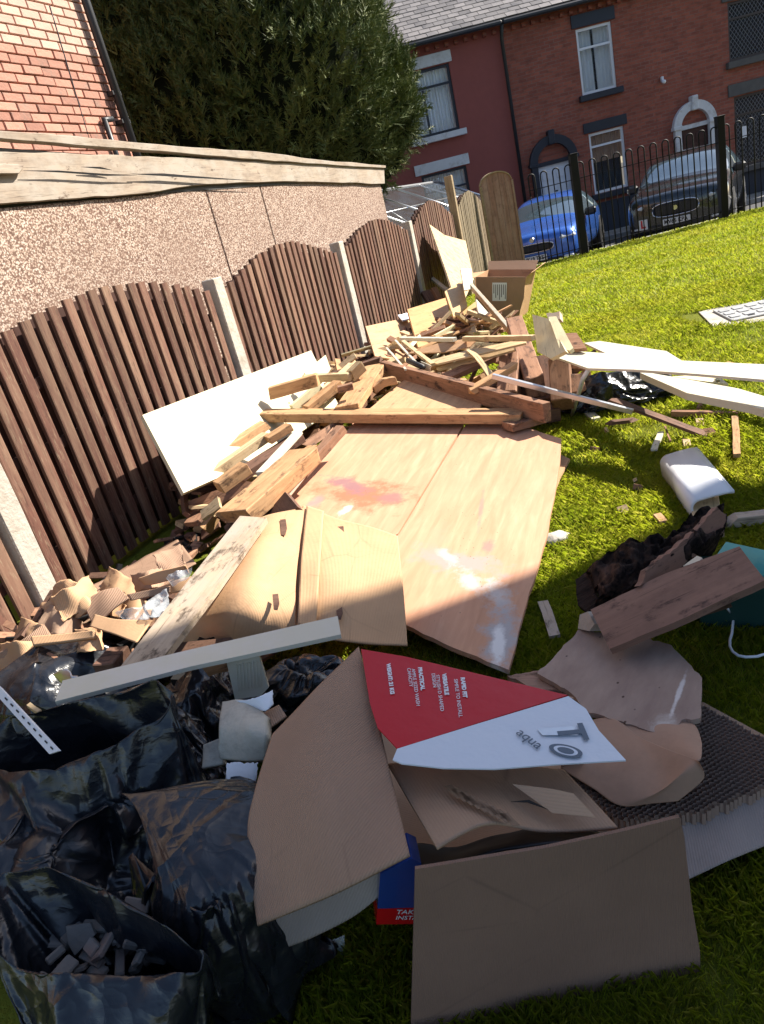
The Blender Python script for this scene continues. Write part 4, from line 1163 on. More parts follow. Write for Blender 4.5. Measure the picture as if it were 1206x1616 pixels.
sheet('board', 'light oak drawer side with rough left edge in front of the cardboard box', 'board',
      [(730, 491), (753, 474), (771, 528), (748, 536), (740, 515)], [FPT(730, 491, .9), FPT(753, 474, 1.0), FPT(748, 536, 1.2)], .05, M['oak_l'])
sheet('board', 'narrow reddish board edge left of the drawer side', 'board',
      [(722, 497), (731, 491), (748, 532), (737, 535)], [FPT(722, 497, .85), FPT(731, 491, .88), FPT(737, 535, 1.1)], .02, M['timber_old'])
sheet('board', 'white triangular panel behind the light oak drawer side', 'board',
      [(752, 472), (776, 500), (764, 528), (756, 500)], [FPT(752, 472, 1.05), FPT(776, 500, 1.15), FPT(764, 528, 1.3)], .012, M['white_board'])
sheet('board', 'white panel corner behind the slanting white edged strip', 'board',
      [(727, 424), (744, 424), (747, 455), (733, 458)], [FPT(727, 424, .9), FPT(744, 424, .95), FPT(733, 458, 1.05)], .012, M['white_board'])
beam('batten', 'white edged brown batten slanting down across the cardboard box', 'batten', (731, 436, .62), (802, 518, .42), .05, .07, M['oak'], roll=.5)
beam('batten', 'thin white batten on top of the slanting brown batten', 'batten', (731, 433, .64), (802, 514, .44), .025, .02, M['white_board'], roll=.3)
beam('batten', 'white batten with broken tip slanting in front of the dark fence', 'batten', (677, 434, .55), (705, 456, .42), .05, .03, M['white_board'], jagn=.02, seed=4)
beam('timber', 'short brown timber offcut standing by the fence, left of the batten', 'timber', (672, 458, .45), (684, 478, .3), .12, .06, M['timber_dark'])
beam('timber', 'brown timber offcut beside the standing dark offcut', 'timber', (685, 453, .48), (697, 474, .32), .07, .05, M['timber_old'])

# open cardboard box with the paper label
cbx = empty('cardboard_box', P(790, 515), 0, 'open brown cardboard box with white paper label by the lawn', 'box')
z0 = 0
fa, fb = P(752, 519), P(818, 508)
f = sheet('front_panel', None, None, [(751, 437), (829, 437), (827, 470), (816, 507), (752, 519)], [fa, fb, fa+Vector((0, -.05, 1))], .006, M['card_b2'], ax=((790, 437), (787, 500)))
bvec = Vector((.24, .42, 0))
def vq(name, pts, mat, th=.005):
    n = (pts[1]-pts[0]).cross(pts[2]-pts[0]).normalized(); c = sum(pts, Vector())/len(pts); Mf = frame(c, pts[1]-pts[0], n); Mi = Mf.inverted()
    return prism(name, [((Mi@p).x, (Mi@p).y) for p in pts], th, mat, None, Mf)
nf = (fb-fa).cross(Vector((0, -.05, 1))).normalized()
if nf.dot(EYE-fa) < 0: nf = -nf
tl, tr = PP(751, 437, fa, nf), PP(829, 437, fa, nf); br_ = PP(816, 507, fa, nf)
sd = vq('side_panel', [br_+Vector((.01, 0, 0)), tr+Vector((.01, 0, 0)), tr+bvec, br_+bvec], M['card'])
bk = vq('back_panel', [fa+bvec, br_+bvec, tr+bvec, tl+bvec], M['card_b2']); sl_ = vq('side_panel', [fa-Vector((.01, 0, 0)), tl-Vector((.01, 0, 0)), tl+bvec, fa+bvec], M['card'])
f1 = vq('flap', [tl+bvec+Vector((0, .004, 0)), tr+bvec+Vector((0, .004, 0)), tr+bvec+Vector((.06, .06, .085)), tl+bvec+Vector((.03, .06, .09))], M['card_b2'])
f2 = vq('flap', [tl-Vector((.012, 0, 0)), tl+bvec*.9-Vector((.012, 0, 0)), tl+bvec*.8+Vector((-.16, .02, .02)), tl+Vector((-.13, 0, .0))], M['card'])
f3 = vq('flap', [tr+Vector((.014, 0, 0)), tr+bvec+Vector((.014, 0, 0)), tr+bvec+Vector((.12, 0, .05)), tr+Vector((.07, -.03, .02))], M['card'])
lab = sheet('label', None, None, [(777, 446), (800, 446), (799, 475), (777, 475)], [fa+nf*.004, fb+nf*.004, fa+nf*.004+Vector((0, -.05, 1))], .001, M['paper'])
adopt(cbx, f, sd, bk, sl_, f1, f2, f3, lab)
for i in range(7):
    ln = sheet('printed_line', None, None, [(779+i*3, 449), (780+i*3, 449), (780+i*3, 449+14+(i*7) % 11), (779+i*3, 449+14+(i*7) % 11)], [fa+nf*.0055, fb+nf*.0055, fa+nf*.0055+Vector((0, -.05, 1))], .0005, M['text_black'])
    mw = ln.matrix_basis.copy(); ln.parent = lab; ln.matrix_basis = (cbx.matrix_basis @ lab.matrix_basis).inverted() @ mw

# ------------------------------------------------------------------ plywood sheets
def local_of(o, px, py):
    n = o.matrix_basis.to_3x3() @ Vector((0, 0, 1)); q = PP(px, py, o.matrix_basis.translation, n); v = o.matrix_basis.inverted() @ q; return v
plane = [(803, 1057, .07), (886, 692, .13), (480, 780, .24)]
rnd = random.Random(21)
pb = sheet('plywood_sheet', 'large pink plywood sheet with grey plaster streaks reaching down to the lawn', 'plywood sheet',
           jag([(735, 670), (800, 664), (886, 692), (884, 730), (862, 850), (831, 952), (803, 1057), (700, 1015), (590, 962), (545, 900), (630, 843)], 1.0, 16, rnd, keep=(10,)), plane, .018, M['ply_c'], ax=((630, 843), (735, 670)))
pa = sheet('plywood_sheet', 'pink plywood sheet with a red paint stain beside the cardboard', 'plywood sheet',
           jag([(732, 669), (628, 842), (540, 900), (440, 850), (462, 775), (528, 705), (560, 664)], .8, 18, rnd, keep=(0,)), plane, .018, M['ply_c'], ax=((628, 842), (732, 669)))
pc = sheet('plywood_sheet', 'pale plywood sheet lying behind the long beam', 'plywood sheet',
           jag([(560, 664), (640, 598), (700, 600), (742, 618), (762, 630), (757, 645), (790, 664)], .8, 10, rnd), [(560, 664, .30), (640, 598, .36), (790, 664, .22)], .016, M['ply_c'])
pd_ = sheet('plywood_sheet', 'narrow pale ply strip showing under the right edge of the big sheet', 'plywood sheet',
            [(880, 715), (899, 724), (884, 752), (862, 810), (850, 800)], [(880, 715, .05), (899, 724, .05), (862, 810, .04)], .012, M['ply_c'])
def plymat(name, o, marks, sc):
    t = NT(name, .7, .25)
    g = t.noise(t.co(sc=(1, 9, 9)), 3.0, 6, .6, .5)
    c = t.ramp(g, [(.3, (.5, .255, .15)), (.55, (.6, .325, .2)), (.75, (.66, .385, .25))])
    c = t.mix(t.ramp(t.noise(t.co(), 3, 6, .7), [(.45, 0.0), (.7, .5)]), c, (.5, .27, .17))
    lst = []
    for (px, py, rx, ry, col, st, an) in marks:
        v = local_of(o, px, py); lst.append((v.x, v.y, rx, ry, col, st, an))
    c = blobs(t, c, lst)
    k = t.vor(t.co(sc=(1, 1.6, 1)), 26); kn = t.noise(t.co(), 3.3, 3); c = t.mix(t.math('MULTIPLY', t.ramp(k, [(.04, 1.0), (.09, 0.0)]), t.ramp(kn, [(.52, 0.0), (.6, 1.0)])), c, (.08, .045, .03))
    t.col(c); t.bump(g, .25, .003); o.data.materials[0] = t.m
def ang(o, a, b): u = local_of(o, *b)-local_of(o, *a); return math.atan2(u.y, u.x)
purple = (.3, .17, .18); greyw = (.52, .47, .45)
plymat('plywood_streaked', pb, [
    (720, 885, .24, .09, (.5, .3, .27), .95, ang(pb, (640, 870), (760, 900))), (710, 880, .09, .03, greyw, .9, ang(pb, (690, 860), (730, 895))),
    (740, 915, .14, .045, greyw, .8, ang(pb, (720, 890), (775, 945))), (785, 940, .12, .05, (.6, .54, .5), .9, ang(pb, (775, 920), (795, 960))),
    (790, 1000, .24, .07, (.42, .4, .4), .95, ang(pb, (793, 930), (790, 1045))), (786, 1020, .16, .024, (.75, .73, .7), 1.0, ang(pb, (790, 950), (786, 1045))),
    (772, 860, .07, .03, purple, .6, ang(pb, (775, 830), (770, 880))), (760, 800, .2, .012, purple, .5, ang(pb, (790, 780), (780, 900))),
    (690, 850, .12, .06, (.62, .3, .2), .6, 0)], 1)
plymat('plywood_red_stain', pa, [
    (570, 780, .32, .17, (.55, .16, .09), .95, ang(pa, (520, 770), (620, 790))), (550, 765, .2, .07, (.26, .15, .16), .85, ang(pa, (530, 752), (580, 770))),
    (618, 785, .08, .08, (.36, .16, .16), .7, 0), (545, 805, .07, .025, (.75, .65, .6), .9, ang(pa, (540, 815), (560, 795))), (500, 790, .08, .04, (.45, .25, .25), .7, 0)], 1)
# dark seam nails along the sheets
# ------------------------------------------------------------------ beams and planks of the heap
B = beam
B('long_beam', 'long sawn beam lying level across the plywood sheets', 'beam', (403, 649, .45), (826, 649, .245), .115, .055, M['timber'], jagn=.012, seed=2)
B('long_beam', 'long brown beam slanting down to the right behind the level beam', 'beam', (604, 570, .47), (862, 636, .30), .045, .105, M['timber_old'], seed=3, jagn=.01)
B('timber', 'rotten thick timber with crumbling end pointing at the camera', 'timber', (372, 800, .36), (478, 708, .44), .17, .08, M['timber'], jagn=.045, seed=5)
B('timber', 'wide brown plank running away from the level beam to the fence', 'timber', (546, 640, .40), (592, 575, .46), .15, .05, M['timber'], seed=6, jagn=.01)
B('timber', 'brown plank with broken rounded end, uppermost left of the heap', 'timber', (326, 722, .40), (415, 665, .44), .075, .05, M['timber'], seed=7, jagn=.02)
B('timber', 'pale narrow plank half shaded beside the short block', 'timber', (327, 745, .37), (418, 682, .44), .06, .05, M['timber_pale'], seed=8)
B('timber', 'short sawn block with clean square end', 'timber', (340, 762, .38), (384, 730, .42), .085, .06, M['timber'], seed=9)
B('timber', 'brown plank coming out from under the level beam at its left end', 'timber', (420, 690, .43), (455, 668, .46), .08, .04, M['timber'], seed=10)
B('timber', 'sawn plank behind the level beam pointing to the fence', 'timber', (480, 641, .42), (532, 600, .50), .09, .05, M['timber'], seed=11)
B('timber', 'thin cream strip beside the sawn plank behind the beam', 'timber', (458, 640, .41), (502, 603, .48), .03, .05, M['cream_y'], seed=12)
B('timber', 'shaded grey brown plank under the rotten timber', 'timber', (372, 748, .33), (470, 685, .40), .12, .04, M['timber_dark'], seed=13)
B('timber', 'white painted strip running beside the rotten timber', 'timber', (398, 845, .22), (486, 733, .38), .045, .02, M['white_board'], seed=14)
B('timber', 'long white strip half hidden under the rotten timber', 'timber', (410, 745, .40), (470, 680, .45), .05, .02, M['white_board'], seed=15)
B('timber', 'splintered dark batten right of the rotten timber', 'timber', (420, 800, .3), (535, 672, .42), .05, .05, M['timber_old'], jagn=.05, seed=16)
B('timber', 'short brown block with two tone end resting on the white board', 'timber', (422, 612, .56), (497, 590, .58), .07, .075, M['timber'], seed=17, jagn=.01)
B('timber', 'grey topped beam lying behind the sawn plank by the fence', 'timber', (480, 592, .52), (552, 588, .50), .05, .05, M['timber_pale'], seed=18, jagn=.02)
B('timber', 'small dark block on the plank behind the beam', 'timber', (532, 610, .5), (556, 604, .5), .05, .04, M['timber_old'], seed=19)
B('timber', 'curved offcut lying on the plywood beyond the beam', 'timber', (587, 610, .40), (622, 594, .42), .06, .05, M['timber'], seed=20, bend=.02)
B('timber', 'yellow block behind the curved offcut near the fence', 'timber', (548, 588, .5), (566, 570, .55), .09, .07, M['timber_pale'], seed=22, jagn=.02)
rn = random.Random(4)
sheet('board', 'dark brown channel board in front of the rotten timber', 'board', [(450, 776), (470, 800), (428, 833), (416, 816)], [(450, 776, .36), (470, 800, .36), (428, 833, .26)], .03, M['timber_dark'])
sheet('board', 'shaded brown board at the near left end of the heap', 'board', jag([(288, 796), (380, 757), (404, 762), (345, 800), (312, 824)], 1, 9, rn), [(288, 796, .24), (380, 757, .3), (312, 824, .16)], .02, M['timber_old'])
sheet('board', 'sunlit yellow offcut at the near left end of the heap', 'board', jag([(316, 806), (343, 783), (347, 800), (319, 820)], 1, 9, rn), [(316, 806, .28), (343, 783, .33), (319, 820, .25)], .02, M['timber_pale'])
sheet('board', 'small pale offcut hanging at the bottom left of the heap', 'board', [(321, 834), (336, 814), (347, 820), (334, 843)], [(321, 834, .2), (336, 814, .22), (334, 843, .12)], .02, M['timber'])
sheet('board', 'reddish board edge between the planks and the plywood', 'board', [(470, 790), (500, 770), (505, 700), (530, 668), (548, 690), (470, 775)], [(470, 790, .22), (530, 668, .32), (500, 770, .2)], .02, M['timber_old'])
# more long broken planks in the tangle along the fence
rp = random.Random(91)
LN = [((300, 800), (400, 742)), ((310, 770), (392, 712)), ((340, 700), (440, 640)), ((385, 705), (470, 640)), ((360, 830), (450, 760)), ((390, 778), (492, 700)), ((405, 640), (500, 610)), ((430, 625), (540, 575)), ((500, 625), (560, 570)),
      ((555, 645), (610, 580)), ((560, 590), (640, 560)), ((470, 700), (530, 660)), ((300, 820), (345, 770)), ((520, 585), (600, 560)), ((590, 600), (650, 560)), ((640, 590), (720, 560)), ((700, 590), (770, 560)), ((430, 770), (500, 705)), ((345, 815), (395, 790)), ((660, 545), (720, 520)), ((600, 560), (680, 590)), ((740, 610), (810, 570))]
for i, (a, b) in enumerate(LN):
    za = .18+.14*min(1, (a[0]-280)/200)+rp.uniform(-.03, .04); zb = za+rp.uniform(.0, .08)
    beam('plank', 'broken plank lost among others in the tangled timber heap along the fence', 'plank', (a[0], a[1]+4, za), (b[0], b[1]+3, zb), rp.uniform(.05, .11), rp.uniform(.018, .05),
         rp.choice([M['timber'], M['timber_old'], M['timber_old'], M['timber_dark'], M['timber_pale'], M['plank_grey']]), group='broken planks tangled in the heap', roll=rp.uniform(-.35, .35), jagn=rp.choice([.01, .03, .05]), seed=200+i)
# stack of thin boards beyond the beam
sheet('thin_board', 'upper pale thin board of the stack beyond the slanting beam', 'board', [(644, 557), (690, 542), (757, 531), (742, 547), (700, 556)], [(644, 557, .46), (757, 531, .5), (742, 547, .46)], .008, M['ply_c'])
sheet('thin_board', 'long pale thin board, second in the stack beyond the slanting beam', 'board', [(676, 569), (740, 552), (830, 534), (830, 541), (775, 554), (690, 574)], [(676, 569, .42), (830, 534, .5), (830, 541, .49)], .012, M['timber_pale'])
sheet('thin_board', 'grey edged thin board at the bottom of the stack', 'board', [(688, 580), (745, 563), (812, 548), (812, 552), (762, 566), (690, 584)], [(688, 580, .38), (812, 548, .45), (812, 552, .44)], .014, M['timber_pale'])
B('batten', 'white batten lying in front of the square brown board', 'batten', (633, 532, .5), (717, 533, .52), .035, .025, M['white_board'], seed=31)
B('batten', 'pale pole lying across the top of the thin board stack', 'batten', (732, 531, .52), (841, 529, .56), .035, .03, M['timber_pale'], seed=32)
B('batten', 'thin white stick slanting down left of the board stack', 'batten', (624, 536, .5), (660, 575, .42), .015, .012, M['white_board'], seed=33)
B('batten', 'white batten crossing the thin boards at their left end', 'batten', (636, 537, .5), (683, 573, .43), .03, .02, M['timber_pale'], seed=34)
B('batten', 'curved pale lath bent over the slanting beam', 'batten', (740, 551, .47), (776, 595, .37), .035, .01, M['timber_pale'], seed=35, bend=.02)
B('batten', 'thin white lath left of the black pipe', 'batten', (610, 548, .46), (640, 582, .44), .014, .012, M['white_board'], seed=36)
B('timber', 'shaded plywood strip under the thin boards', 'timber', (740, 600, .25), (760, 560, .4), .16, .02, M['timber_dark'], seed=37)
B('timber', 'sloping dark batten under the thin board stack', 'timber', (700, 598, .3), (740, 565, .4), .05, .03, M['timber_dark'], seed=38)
tag(tube('black_pipe', [P(644, 569, .45), P(668, 580, .43)], .018, M['plastic']), 'short black pipe end poking out of the heap', 'pipe')
sheet('white_scrap', 'small white plastic scrap beside the black pipe', 'scrap', [(664, 570), (680, 577), (678, 590), (668, 585)], [(664, 570, .44), (680, 577, .44), (668, 585, .38)], .004, M['white_board'])
sheet('white_scrap', 'torn white scrap lying by the fence above the plywood offcut', 'scrap', jag([(628, 497), (645, 493), (648, 502), (636, 506)], 1.5, 5, rn), [FPT(628, 497, .3), FPT(645, 493, .3), FPT(636, 506, .4)], .01, M['paper'])
# thick red timbers leaning together
B('sleeper', 'thick reddish timber behind the pole end, longest of the leaning group', 'timber', (811, 500, .50), (843, 596, .30), .115, .13, M['timber_old'], seed=41, jagn=.008)
B('sleeper', 'thick reddish timber with cracks, leftmost of the leaning group', 'timber', (803, 556, .42), (799, 617, .27), .12, .13, M['timber_old'], seed=42, jagn=.01)
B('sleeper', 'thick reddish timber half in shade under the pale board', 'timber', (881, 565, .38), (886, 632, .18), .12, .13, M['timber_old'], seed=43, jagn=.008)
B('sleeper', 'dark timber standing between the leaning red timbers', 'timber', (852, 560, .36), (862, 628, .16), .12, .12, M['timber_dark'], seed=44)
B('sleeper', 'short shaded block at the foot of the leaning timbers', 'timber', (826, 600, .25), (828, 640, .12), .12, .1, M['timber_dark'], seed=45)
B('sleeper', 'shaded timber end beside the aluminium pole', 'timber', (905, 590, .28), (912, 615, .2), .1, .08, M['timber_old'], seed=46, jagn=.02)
B('timber', 'low dark timber under the right end of the long beams', 'timber', (790, 655, .15), (880, 640, .12), .12, .08, M['timber_dark'], seed=47)
B('timber', 'sawn board under the right end of the level beam', 'timber', (800, 668, .22), (850, 655, .2), .10, .04, M['timber_old'], seed=48)
sheet('board', 'wide yellowish board on top of the leaning timbers', 'board', [(840, 496), (866, 503), (893, 554), (869, 566), (848, 554)], [(840, 496, .60), (866, 503, .60), (848, 554, .47)], .02, M['cream_y'], ax=((840, 496), (848, 554)))
sheet('board', 'narrow yellow board lying beside the wide yellowish board', 'board', [(866, 500), (878, 499), (905, 549), (899, 553), (883, 549)], [(866, 500, .62), (878, 499, .62), (899, 553, .50)], .022, M['cream_y'], ax=((866, 500), (883, 549)))
sheet('board', 'brown board end right of the yellow boards', 'board', [(888, 526), (910, 525), (926, 549), (903, 551)], [(888, 526, .5), (910, 525, .5), (903, 551, .45)], .02, M['timber_old'])
sheet('board', 'rough grey offcut behind the narrow yellow board', 'board', jag([(862, 495), (883, 491), (884, 503), (866, 505)], 1, 5, rn), [(862, 495, .58), (883, 491, .6), (866, 505, .56)], .03, M['plank_grey'])
# white doors and panels
sheet('loose_door', 'long bent white panel stretching right from the yellow boards', 'panel', [(848, 553), (893, 553), (966, 558), (1206, 583), (1290, 592), (1290, 612), (1206, 599), (1100, 590), (1000, 583), (928, 581), (888, 567)], [(848, 553, .43), (1206, 599, .40), (966, 558, .42)], .012, M['white_board'])
sheet('loose_door', 'white panel lying behind the long bent white panel', 'panel', [(922, 541), (946, 538), (1052, 554), (1076, 569), (1230, 576), (1230, 590), (966, 562)], [(922, 541, .36), (1230, 576, .34), (966, 562, .355)], .012, M['white_board'])
sheet('door_panel', 'thick cream door with a hinge recess lying under the white panels', 'door', [(1010, 588), (1030, 589), (1165, 613), (1290, 650), (1290, 672), (1185, 640), (1084, 620)], [(1010, 588, .31), (1165, 613, .29), (1084, 620, .30)], .035, M['white_board'])
sheet('board', 'shaded white board between the door and the white panels', 'board', [(1060, 594), (1130, 590), (1150, 606), (1100, 600)], [(1060, 594, .2), (1130, 590, .15), (1100, 600, .17)], .02, M['cream_y'])
B('batten', 'brown strip lying on the right end of the white panel', 'batten', (1146, 571, .22), (1290, 612, .20), .03, .045, M['timber'], seed=51)
B('batten', 'small white leg under the long white panel', 'batten', (1133, 594, .18), (1134, 604, .05), .02, .02, M['white_board'], seed=52)
B('aluminium_pole', 'shiny aluminium pole slanting down to the right over the lawn', 'pole', (778, 590, .44), (1000, 646, .17), .026, .026, M['alu'], seed=53)
B('plank', 'thin dark plank beyond the end of the aluminium pole', 'plank', (965, 628, .2), (1118, 686, .03), .05, .015, M['timber_dark'], seed=54, jagn=.03)
B('batten', 'dark batten lying on the ground under the door', 'batten', (1060, 648, .05), (1180, 650, .03), .03, .03, M['timber_old'], seed=55)
tag(tube('white_pipe', [P(929, 583, .40), P(920, 598, .34), P(913, 622, .2), P(903, 655, .03)], .012, M['white_upvc']), 'bent white pipe standing by the black bag', 'pipe')
B('block', 'pale grey block on the shaded lawn under the pole', 'block', (927, 648, .03), (941, 660, .03), .05, .03, M['white_board'], seed=56)
B('offcut', 'white strip lying on the lawn left of the white corner panel', 'offcut', (1043, 681, .05), (1032, 709, .045), .03, .01, M['white_board'], seed=57)
B('offcut', 'thin stick on the lawn right of the white strip', 'offcut', (1050, 672, .05), (1058, 695, .045), .008, .008, M['timber_old'], seed=58)
B('offcut', 'brown strip standing half in the sun below the door', 'offcut', (1160, 656, .05), (1163, 716, .045), .03, .02, M['timber'], seed=59)
B('offcut', 'dark sliver on the lawn below the black bag', 'offcut', (960, 665, .05), (1000, 660, .045), .04, .02, M['timber_dark'], seed=60, jagn=.03)
B('offcut', 'small orange wood chip on the lawn beside the white corner panel', 'offcut', (1037, 810, .05), (1047, 822, .045), .03, .015, M['timber'], seed=61)
B('offcut', 'grey strip of wood lying in the grass edge of the shade', 'offcut', (857, 948, .05), (876, 1002, .045), .035, .012, M['plank_grey'], seed=62)
B('offcut', 'block lying at the foot of the red timbers', 'offcut', (845, 655, .05), (872, 654, .045), .05, .03, M['timber_dark'], seed=63)
sheet('offcut', 'torn dark sheet fragment at the end of the thin plank', 'offcut', jag([(1090, 678), (1125, 675), (1130, 682), (1112, 692), (1100, 690)], 2, 6, rn), [(1090, 678, .04), (1130, 682, .04), (1112, 692, .02)], .004, M['timber_old'])
bm = bmesh.new(); bmesh.ops.create_icosphere(bm, subdivisions=3, radius=1)
for v in bm.verts: v.co = Vector((v.co.x*.062, v.co.y*.045, v.co.z*.032))*(1+.25*noise.noise(v.co*2.2)+.12*noise.noise(v.co*6))
tag(bmo('stone', bm, plain('pale_stone', (.5, .46, .4), .85, nz=.2, bump=.4), None, Matrix.Translation(P(876, 852, .02)), smooth=True), 'pale stone lying on the lawn beside the plywood', 'stone')

# heap of scraps that carries the boards: splinters, slats and broken pieces nobody could count
def scraps(name, spots, n, seed, mats, ln=(.08, .4)):
    r = random.Random(seed); bms = [bmesh.new() for _ in mats]
    for i in range(n):
        (a, b, zt, wd) = r.choice(spots); t = r.random(); c = a.lerp(b, t)+Vector((r.uniform(-wd, wd), r.uniform(-wd, wd), 0)); c.z = r.uniform(0.02, zt)
        L = r.uniform(*ln); w = r.uniform(.015, .07); h = r.uniform(.008, .035)
        Mx = Matrix.Translation(c) @ Matrix.Rotation(r.uniform(0, PI), 4, 'Z') @ Matrix.Rotation(r.uniform(-.45, .45), 4, 'Y') @ Matrix.Rotation(r.uniform(-.6, .6), 4, 'X')
        bm = bms[i % len(mats)]; q = bmesh.ops.create_cube(bm, size=1)
        for v in q['verts']: v.co = Mx @ Vector((v.co.x*L, v.co.y*w, v.co.z*h))
    for bm, m in zip(bms, mats): tag(bmo(name, bm, m), kind='stuff')
g = lambda px, py: P(px, py, 0)
scraps('wood_scraps', [(g(330, 850), g(480, 700), .28, .14), (g(480, 700), g(600, 620), .36, .2), (g(600, 620), g(700, 560), .36, .25), (g(640, 640), g(800, 650), .2, .16), (g(700, 560), g(790, 560), .34, .2), (g(800, 640), g(900, 620), .2, .12)], 750, 5,
       [M['timber_old'], M['timber_dark'], M['timber'], M['timber_pale']])
scraps('wood_slivers', [(g(330, 800), g(600, 620), .34, .12), (g(600, 620), g(790, 560), .42, .2), (g(560, 640), g(820, 600), .3, .15)], 130, 25, [M['timber_pale'], M['timber'], M['timber_old'], M['cream_y']], ln=(.25, .6))
scraps('small_litter', [(g(700, 700), g(1150, 700), .015, .5), (g(880, 900), g(1100, 660), .03, .4)], 14, 9, [M['timber_old'], M['timber_pale']], ln=(.01, .05))
# ------------------------------------------------------------------ corner panel on the lawn (curved white bath panel)
def extrude_profile(name, prof, A, Bv, zdir, th, mat, parent=None):
    """prof = list of (across, up) in the plane square to A->B"""
    x = (Bv-A).normalized(); zz = (zdir - x*zdir.dot(x)).normalized(); y = zz.cross(x); L = (Bv-A).length
    bm = bmesh.new(); n = len(prof); rows = []
    for s in (0, L):
        rows.append([bm.verts.new((s, p[0], p[1])) for p in prof])
    for i in range(n-1): bm.faces.new((rows[0][i], rows[1][i], rows[1][i+1], rows[0][i+1]))
    bmesh.ops.recalc_face_normals(bm, faces=bm.faces)
    bmesh.ops.solidify(bm, geom=bm.faces[:], thickness=th)
    Mx = Matrix(((x.x, y.x, zz.x, A.x), (x.y, y.y, zz.y, A.y), (x.z, y.z, zz.z, A.z), (0, 0, 0, 1)))
    return bmo(name, bm, mat, parent, Mx, smooth=False)
cA, cB = P(1046, 757, .0), P(1094, 832, .0)
bpz = empty('bath_panel', cA, 0, 'curved white corner panel with one end in shade lying on the lawn', 'panel')
prof = [(0, 0)]; hP = .115
for i in range(9):
    a = PI/2*i/8; prof.append((.04-.04*math.cos(a), hP-.04+.04*math.sin(a)))
prof += [(.09, hP+.004), (.14, hP+.004), (.165, hP)]
s = extrude_profile('shell', prof, cA, cB, Vector((-.08, 0, 1)), .011, [M['white_gloss']])
for p in s.data.polygons: p.use_smooth = True
w2 = beam('inner_board', None, None, P(1110, 770, .07), P(1118, 838, .07), .10, .03, M['timber_pale'])
adopt(bpz, s, w2)
# ------------------------------------------------------------------ right foreground: rotten boards, recycling box
rnd = random.Random(77)
rot = NT('charred_wood', .9, .15); gg = rot.noise(rot.co(sc=(1, 9, 9)), 5, 6, .7, 1)
rot.col(rot.mix(rot.ramp(rot.noise(rot.co(), 5, 5, .7), [(.5, 0.0), (.62, 1.0)]), rot.ramp(gg, [(.35, (.008, .006, .006)), (.65, (.05, .032, .026))]), (.13, .075, .055))); rot.bump(gg, 1.0, .02); M['rotten'] = rot.m
M['board_red'] = wood('stained_red_board', (.27, .155, .11), (.2, .11, .08), dark=(.05, .03, .025), stain=.05, vary=.05, fine=.5)
patch('rotten_timber', 'charred black rotten timber with ragged edge above the reddish plank', 'timber',
      [[(925, 893, .17), (945, 935, .17), (935, 965, .1)], [(990, 862, .21), (1000, 900, .22), (992, 935, .16)], [(1050, 848, .22), (1060, 878, .24), (1062, 905, .2)], [(1100, 815, .22), (1120, 845, .25), (1108, 876, .2)], [(1140, 805, .2), (1146, 830, .22), (1132, 858, .18)]],
      .03, M['rotten'], n=(110, 50), nz=.05, ns=26, seed=3, jag_=.034, crease=.02)
sheet('rotten_board', 'reddish rotten board end at the right of the charred timber', 'board', jag([(1062, 868), (1098, 838), (1132, 800), (1146, 812), (1143, 838), (1108, 868), (1060, 905), (1010, 925), (1020, 900)], 2.2, 7, rnd), [(1062, 868, .275), (1146, 812, .255), (1010, 925, .255)], .02, M['board_red'])
sheet('rotten_board', 'brown decayed board end sticking out left of the charred timber', 'board', jag([(908, 915), (930, 900), (945, 950), (930, 970), (912, 955)], 1.5, 7, rnd), [(908, 915, .12), (930, 900, .14), (912, 955, .1)], .02, M['rotten'])
sheet('reddish_plank', 'wide reddish brown plank with square ends lying on the recycling box', 'plank', jag([(932, 962), (1050, 905), (1167, 862), (1208, 915), (1085, 973), (962, 1024)], .7, 25, rnd),
      [(932, 962, .20), (1167, 862, .33), (962, 1024, .18)], .022, M['board_red'], ax=((962, 1024), (1200, 915)))
sheet('thin_board', 'thin dark board under the reddish plank', 'board', [(1010, 1000), (1100, 955), (1150, 945), (1156, 958), (1070, 985)], [(1010, 1000, .10), (1156, 958, .14), (1070, 985, .10)], .01, M['timber_dark'])
sheet('white_strip', 'white strip wedged between the charred timber and the plank', 'strip', [(1078, 893), (1100, 877), (1108, 880), (1102, 888)], [(1078, 893, .27), (1100, 877, .28), (1108, 880, .29)], .01, M['white_board'])
tag(sheet('grey_stone', None, None, [(915, 970), (928, 965), (938, 985), (930, 996), (912, 992)], [(915, 970, .16), (938, 985, .17), (912, 992, .12)], .05, M['concrete']), 'grey broken stone under the corner of the reddish plank', 'stone')
beam('weathered_bough', 'weathered grey branch lying right of the white corner panel', 'branch', (1145, 815, .06), (1280, 800, .06), .05, .04, M['plank_grey'], jagn=.03, seed=71)
M['green_box'] = plain('dark_green_plastic', (.012, .05, .045), .45)
M['teal'] = plain('teal_plastic', (.1, .42, .4), .35, nz=.2)
rbx = empty('recycling_box', P(1160, 975), 0, 'dark green plastic recycling box with a teal lid at the right edge', 'box')
ga, gb = P(1104, 1000), P(1290, 1010); 
ez = Vector((0, 0, .22)); dv = Vector((.04, .17, 0))
def hexa(name, a, b, d, h, mat, taper=.03, parent=None):
    c = (a+b)/2+d/2; V = [a, b, b+d, a+d]; low = [c+(v-c)*(1-taper*2) for v in V]; up_ = [v+Vector((0, 0, h)) for v in V]
    VV = [v-a for v in low+up_]; return mesh(name, VV, [(0, 3, 2, 1), (0, 1, 5, 4), (1, 2, 6, 5), (2, 3, 7, 6), (3, 0, 4, 7)], mat, None, Matrix.Translation(a))
b1 = hexa('tub', ga, gb, dv, .16, M['green_box'])
rim = hexa('rim', ga-Vector((.012, .012, -.15)), gb+Vector((.012, -.012, .15)), dv*1.04, .03, M['green_box'], 0)
